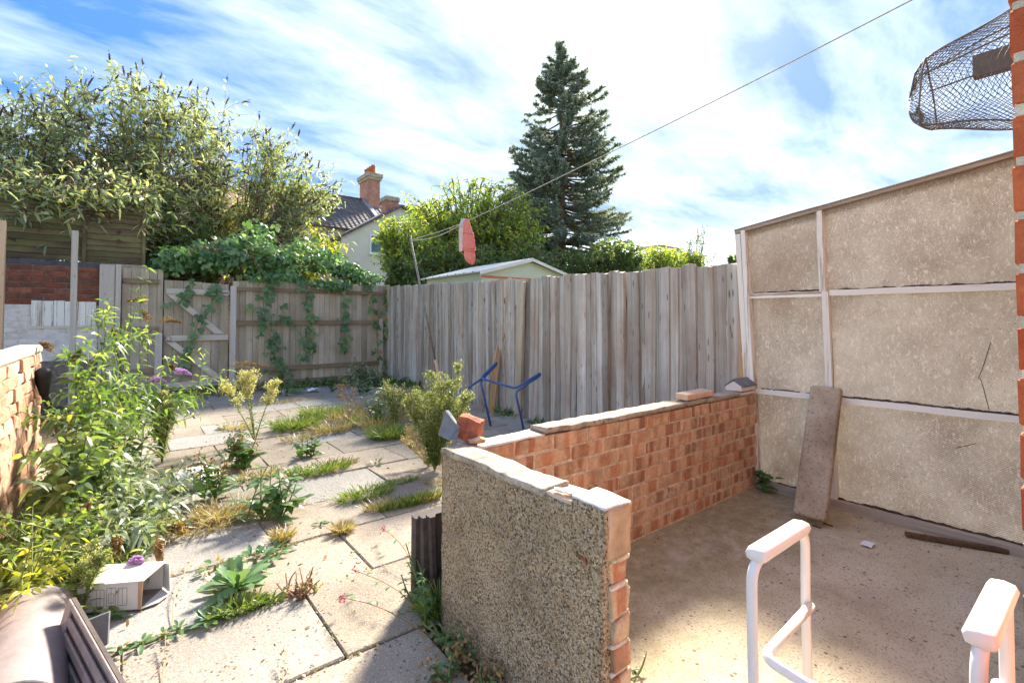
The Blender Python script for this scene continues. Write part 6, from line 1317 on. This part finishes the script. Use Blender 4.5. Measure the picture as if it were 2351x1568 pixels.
# --- fleabanes: upright stems, narrow leaves, plumes of small pale flowers
def fleabane(label, x, y, tops, green=0.5, plume=0.6, nfl=900, Yo=0.0, fw=1.0, mat='fleabane_flower', leafn=140, r=0.035, lmat='fleabane_leaf'):
    b = arr(gp(x, y)); t = thing('fleabane', label, 'weed', b, 'fleabane weeds'); fw_ = np.array([_s, _c, 0]); dist = b @ fw_
    wood, leaf, fl = Soup(), Soup(), Soup()
    for (tx, ty, wd) in tops:      # top of the stem in the photograph at about the plant's own distance, plume half width in pixels
        rr = ray(tx, ty); k = (dist + rng.uniform(-0.1, 0.1)) / (rr.x * _s + rr.y * _c); tip = np.array([rr.x * k, rr.y * k, CAMZ + rr.z * k]); W_ = wd / FPX * dist
        c = b + (tip - b) * np.array([0.35, 0.35, 0.5]); ts = np.linspace(0, 1, 8); wood.tube(bez(b, c, tip, ts), list(0.006 * (1 - 0.75 * ts)), 5)
        n = leafn; tt = rng.uniform(0.06, 0.8, n); q = bez(b, c, tip, tt); d = nrm(runit(n) * np.array([1, 1, 0.4]) + np.array([0, 0, 0.75])); leaf.add(*leaf_arrays(q, d, rng.uniform(0.04, 0.10, n) * (1.1 - 0.4 * tt), 0.008, 0.35))
        nb = 26; tb = rng.uniform(1 - plume, 0.98, nb); q = bez(b, c, tip, tb); u = (tb - (1 - plume)) / plume
        ln = W_ * (0.35 + 1.1 * np.sin(math.pi * np.clip(u * 0.8 + 0.15, 0, 1))) * rng.uniform(0.6, 1.1, nb); d = nrm(runit(nb) * np.array([1, 1, 0.3]) + np.array([0, 0, 0.9])); e = q + d * ln[:, None]
        for a_, e_ in zip(q, e): wood.tube([a_, (a_ + e_) / 2 + np.array([0, 0, -0.005]), e_], [0.0025, 0.0018, 0.001], 3)
        i = rng.integers(0, nb, nfl); w = rng.uniform(0.35, 1.0, nfl); p = q[i] + (e[i] - q[i]) * w[:, None] + rng.normal(size=(nfl, 3)) * W_ * 0.16
        fl.add(*leaf_arrays(p, nrm(runit(nfl) + np.array([0, 0, 0.8])), rng.uniform(0.010, 0.020, nfl) * fw, 0.008 * fw, 0.05))
        n2 = int(nfl * green); i = rng.integers(0, nb, n2); w = rng.uniform(0.0, 0.9, n2); p = q[i] + (e[i] - q[i]) * w[:, None] + rng.normal(size=(n2, 3)) * W_ * 0.1
        leaf.add(*leaf_arrays(p, nrm(runit(n2) + np.array([0, 0, 0.7])), rng.uniform(0.015, 0.04, n2), 0.006, 0.2))
    wood.build('stem', 'stem_green' if lmat == 'fleabane_leaf' else 'stem_tan', t); leaf.build('leaves', lmat, t, kind='stuff'); fl.build('flower_heads', mat, t, kind='stuff'); return t
fleabane('pale cream-flowered fleabane with three spreading stalks on the paving', 585, 1015, [(566, 858, 27), (556, 866, 22), (508, 884, 21), (634, 880, 20)], 0.10, 0.40, 800, leafn=60, fw=1.2)
fleabane('tall bushy green fleabane beside the pebbledashed wall corner', 998, 1080, [(1056, 838, 30), (990, 858, 26), (1015, 890, 42), (955, 900, 34), (1075, 915, 34), (965, 945, 34), (1045, 930, 36), (1000, 960, 36), (930, 920, 26)], 0.9, 0.68, 800, leafn=260, fw=1.0, mat='fleabane_bud')
fleabane('short fleabane among the buddleia leaves before the boundary wall', 372, 1062, [(370, 905, 26), (345, 940, 26), (395, 930, 24), (360, 960, 22)], 0.9, 0.6, 620)
fleabane('small slender fleabane rising behind the carton', 185, 1410, [(215, 1250, 30), (190, 1290, 26), (240, 1270, 24)], 0.9, 0.6, 300, fw=0.55, leafn=60)
fleabane('dead tan fleabane skeleton leaning from the tall green one', 985, 1072, [(930, 985, 26), (950, 950, 20), (975, 925, 18), (920, 1010, 18)], 0.3, 0.6, 420, mat='grass_dry', lmat='grass_dry', leafn=60, fw=0.7)
fleabane('wispy fleabane in the dry grass near the slat fence', 905, 985, [(885, 880, 20), (925, 890, 18), (900, 900, 20)], 0.9, 0.6, 300)

# --- young buddleias at the boundary wall
YB_ = dict(leafW=0.028, mat='leaf_young', bark='stem_green')
def stems_to(name, label, base, px, leafL, leafW, mat, pairs=15, flower=None, group=None, t0=0.08, droop=0.45, side=5, fl_len=0.16, stem_r=0.008, spikes=()):
    """shrub whose stems run to given points; opposite leaves along each stem and its side shoots"""
    t = thing(name, label, 'shrub', base, group); b0 = arr(base); wood, leaf = Soup(), Soup()
    for (x, y, Y) in px:
        tip = at(x, y, Y); b = b0 + np.array([rng.normal() * 0.06, rng.normal() * 0.10, 0]); v = tip - b; c = b + v * np.array([0.3, 0.3, 0.6]) + np.array([0, 0, 0.05]); ts = np.linspace(0, 1, 10); P = bez(b, c, tip, ts)
        wood.tube(P, list(stem_r * (1 - 0.8 * ts)), 5); segs = [(b, c, tip, t0, pairs, 1.0)]
        for k in range(side):
            u = rng.uniform(0.25, 0.9); q = bez(b, c, tip, [u])[0]; e = q + nrm(runit(1)[0] * np.array([1, 1, 0.5]) + np.array([0, 0, 0.4])) * rng.uniform(0.12, 0.35); segs.append((q, (q + e) / 2 + [0, 0, 0.03], e, 0.15, 6, 0.8)); wood.tube([q, (q + e) / 2, e], [0.004, 0.003, 0.0015], 4)
        for (a_, m_, e_, s0, n_, sc) in segs:
            tt = np.repeat(np.linspace(s0, 1.0, n_), 2); q = bez(a_, m_, e_, tt); tg = nrm(bez(a_, m_, e_, np.minimum(tt + 0.04, 1.04)) - q + 1e-6); ang = np.repeat(np.arange(n_) * 1.57 + rng.uniform(0, 3), 2) + np.tile([0, math.pi], n_)
            sd = nrm(np.cross(tg, [0.3, 0.2, 1.0])); up2 = np.cross(sd, tg); d = nrm(sd * np.cos(ang)[:, None] + up2 * np.sin(ang)[:, None] + tg * 0.7 + 0.2 * rng.normal(size=(2 * n_, 3)))
            leaf.add(*leaf_arrays(q, d, leafL * sc * rng.uniform(0.6, 1.2, 2 * n_) * (1.05 - 0.45 * tt), leafW * sc * rng.uniform(0.7, 1.2, 2 * n_) * (1.05 - 0.35 * tt), droop, 0.3))
    wood.build('stem', 'stem_green', t); leaf.build('leaves', mat, t, kind='stuff')
    for (x, y, Y, dx, dz, l, mt) in spikes:
        a = at(x, y, Y); d = nrm(arr(RGT) * dx + np.array([0, 0, dz])); n = 260; u = rng.uniform(0, 1, n); r_ = min(0.024, 0.18 * l) * (1 - 0.75 * u); q = a + d * (l * u)[:, None] + np.array([0, 0, -1.0]) * (0.25 * l * u * u)[:, None] + runit(n) * r_[:, None]
        s_ = Soup(); s_.add(*leaf_arrays(q, nrm(q - a - d * (l * u)[:, None] + 1e-4), 0.014, 0.013, 0.0)); s_.tube([a - d * 0.05, a + d * l * 0.5 + np.array([0, 0, -0.06 * l]), a + d * l + np.array([0, 0, -0.25 * l])], [0.003, 0.004, 0.002], 4); s_.build('flower_spike', mt, t)
    return t
stems_to('young_buddleia', 'tall young buddleia with pale lit leaves before the garden gate', (-0.10, 4.7, 0), [(338, 615, 5.4), (300, 720, 5.3), (260, 800, 5.2), (215, 715, 5.0), (350, 760, 5.3), (400, 815, 5.3), (250, 690, 5.2)], 0.16, 0.025, 'leaf_young', 20,
         spikes=[(335, 690, 5.4, -0.9, 0.25, 0.16, 'seed_brown'), (340, 735, 5.3, -0.3, 0.8, 0.14, 'seed_brown'), (265, 775, 5.2, -0.2, 1.0, 0.12, 'seed_brown'), (375, 735, 5.3, 1.0, 0.15, 0.16, 'seed_brown')])
stems_to('young_buddleia', 'buddleia by the wall end with reaching shoot and purple flowers', (-0.15, 4.3, 0), [(475, 868, 5.0), (520, 850, 5.2), (440, 900, 4.9), (410, 870, 4.9), (330, 900, 4.7), (280, 860, 4.6)], 0.15, 0.025, 'leaf_young', 18,
         spikes=[(350, 872, 4.9, 0.9, 0.15, 0.11, 'petal_purple'), (408, 852, 4.9, 0.9, 0.05, 0.11, 'petal_purple'), (398, 845, 4.9, -0.5, 0.6, 0.05, 'seed_brown'), (540, 838, 5.2, 0.95, 0.2, 0.30, 'seed_brown')])
stems_to('young_buddleia', 'dense buddleia crowding the black tool handle', (-0.22, 4.1, 0), [(150, 800, 4.7), (180, 850, 4.5), (220, 900, 4.3), (180, 930, 4.2), (260, 950, 4.3), (310, 970, 4.4), (200, 780, 4.7)], 0.16, 0.032, 'leaf_young', 18, spikes=[(115, 800, 4.7, -0.5, 0.5, 0.10, 'seed_brown'), (172, 830, 4.7, 0.3, 0.9, 0.12, 'seed_brown')])
stems_to('young_buddleia', 'dark broad-leaved shoots against the boundary wall face', (-0.30, 3.5, 0), [(150, 1000, 3.8), (170, 1050, 3.6), (200, 1000, 3.8), (165, 1100, 3.45)], 0.17, 0.055, 'leaf_dark', 10)
stems_to('silver_buddleia', 'silvery grey-green buddleia sprawling over the slabs', (-0.05, 3.5, 0), [(330, 1060, 3.9), (380, 1090, 3.8), (280, 1040, 3.8), (420, 1110, 3.9), (300, 1110, 3.5), (240, 1080, 3.5), (360, 1140, 3.5)], 0.12, 0.030, 'leaf_silver', 13)
stems_to('silver_buddleia', 'low silvery buddleia mat at the front of the leafy mass', (-0.10, 3.0, 0), [(420, 1195, 3.2), (360, 1190, 3.1), (330, 1225, 2.9), (280, 1180, 3.0), (460, 1190, 3.3), (250, 1230, 2.8), (390, 1160, 3.3), (450, 1165, 3.4)], 0.11, 0.028, 'leaf_silver', 14, spikes=[(420, 1215, 3.1, -0.9, 0.3, 0.10, 'seed_brown'), (268, 1240, 2.8, 0.1, -0.9, 0.06, 'seed_brown'), (306, 1287, 2.62, 0.9, 0.35, 0.045, 'petal_purple'), (362, 1250, 2.7, 0.2, -0.9, 0.07, 'seed_brown')])
stems_to('young_buddleia', 'mixed green shoots low beside the boundary wall foot', (-0.30, 2.95, 0), [(110, 1215, 3.05), (160, 1200, 3.0), (120, 1260, 2.8), (180, 1180, 3.2), (210, 1230, 2.9)], 0.09, 0.026, 'leaf_young', 12, spikes=[(190, 1180, 3.1, 0.3, 0.8, 0.08, 'seed_brown')])
stems_to('young_buddleia', 'lime green shoots at the bottom of the boundary wall', (-0.36, 2.55, 0), [(50, 1310, 2.7), (80, 1320, 2.6), (115, 1305, 2.7), (90, 1345, 2.5)], 0.09, 0.022, 'leaf_yellowgreen', 11)
stems_to('fence_buddleia', 'grey-green buddleia bush low at the back fence post', tuple(gp(835, 885)), [(800, 845, 8.3), (830, 835, 8.3), (860, 845, 8.3), (815, 870, 8.2), (850, 870, 8.2), (780, 870, 8.2), (875, 870, 8.2)], 0.13, 0.03, 'leaf_silver', 14)
# leaf carpet between the shrubs: seedlings and fallen leaves nobody could count
n = 2600; xy = np.stack([rng.uniform(-0.48, 0.22, n), rng.uniform(2.45, 4.9, n)], 1); keep = xy[:, 0] < 0.22 - 0.25 * np.abs(xy[:, 1] - 3.5) * rng.uniform(0.5, 1.4, n); xy = xy[keep]; n = len(xy)
v, f = leaf_arrays(np.stack([xy[:, 0], xy[:, 1], rng.uniform(0.0, 0.07, n)], 1), nrm(runit(n) * np.array([1, 1, 0.5]) + np.array([0, 0, 0.3])), rng.uniform(0.03, 0.09, n), rng.uniform(0.012, 0.03, n), 0.4)
s_ = Soup(); s_.add(v, f); o = s_.build('ground_cover', 'leaf_young', None, kind='stuff'); tag(o, 'low leafy weeds carpeting the strip beside the boundary wall', 'weeds', kind='stuff')
n = 1500; xx = rng.uniform(0.1, 3.9, n); v, f = leaf_arrays(np.stack([xx, 8.85 - np.abs(rng.normal(size=n)) * 0.25, rng.uniform(0.0, 0.12, n)], 1), nrm(runit(n) + np.array([0, 0, 0.4])), rng.uniform(0.03, 0.08, n), rng.uniform(0.015, 0.03, n), 0.3)
o = Soup().add(v, f).build('ground_weeds', 'leaf_dark', None, kind='stuff'); tag(o, 'low dark weeds and dead leaves along the back fence foot', 'weeds')
n = 900; xy = np.stack([rng.uniform(-0.3, 3.4, n), rng.uniform(1.8, 8.5, n)], 1); v, f = leaf_arrays(np.stack([xy[:, 0], xy[:, 1], np.full(n, 0.004)], 1), nrm(runit(n) * np.array([1, 1, 0.15])), rng.uniform(0.008, 0.03, n), rng.uniform(0.005, 0.014, n), 0.0)
o = Soup().add(v, f).build('leaf_litter', 'seed_brown', None, kind='stuff'); tag(o, 'scattered brown leaf litter and seeds on the paving', 'leaf litter')

n = 260; xy = np.stack([rng.uniform(1.1, 3.38, n), rng.uniform(0.2, 1.56, n)], 1); v, f = leaf_arrays(np.stack([xy[:, 0], xy[:, 1], np.full(n, 0.006)], 1), nrm(runit(n) * np.array([1, 1, 0.15])), rng.uniform(0.005, 0.018, n), rng.uniform(0.003, 0.009, n), 0.0)
o = Soup().add(v, f).build('grit', 'spike_dark', None, kind='stuff'); tag(o, 'dark grit and leaf crumbs scattered over the concrete floor', 'grit', kind='stuff')

P = []
for k in range(-1, 14):      # moss and crumbs of soil along the slab joints
    y0 = 1.67 + 0.507 * k - 0.003; m_ = 420; xx = rng.uniform(-0.5, 3.4, m_); keep = np.array([mnoise.noise((x * 1.7, y0 * 3.1, 4.2)) > -0.05 for x in xx]) & ((y0 > 1.8) | (xx < 0.9)); P.append(np.stack([xx[keep], y0 + rng.normal(size=keep.sum()) * 0.009, np.full(keep.sum(), 0.0)], 1))
    xa = (0.605 if k % 2 == 0 else 0.885)
    for j in range(-2, 5):
        xj = xa + 0.6 * j - 0.003; yy = rng.uniform(y0, y0 + 0.5, 50); keep = np.array([mnoise.noise((xj * 3.1, y * 2.0, 1.2)) > 0.0 for y in yy]) & ((yy > 1.8) | (xj < 0.9)); P.append(np.stack([xj + rng.normal(size=keep.sum()) * 0.007, yy[keep], np.full(keep.sum(), 0.0)], 1))
P = np.concatenate(P); n = len(P)
o = Soup().add(*leaf_arrays(P, nrm(runit(n) * np.array([1, 1, 0.4]) + np.array([0, 0, 0.5])), rng.uniform(0.008, 0.026, n), rng.uniform(0.004, 0.010, n), 0.3)).build('joint_moss', 'grass_dry', None, kind='stuff'); tag(o, 'dry moss and tiny weeds filling the joints of the paving', 'moss', kind='stuff')
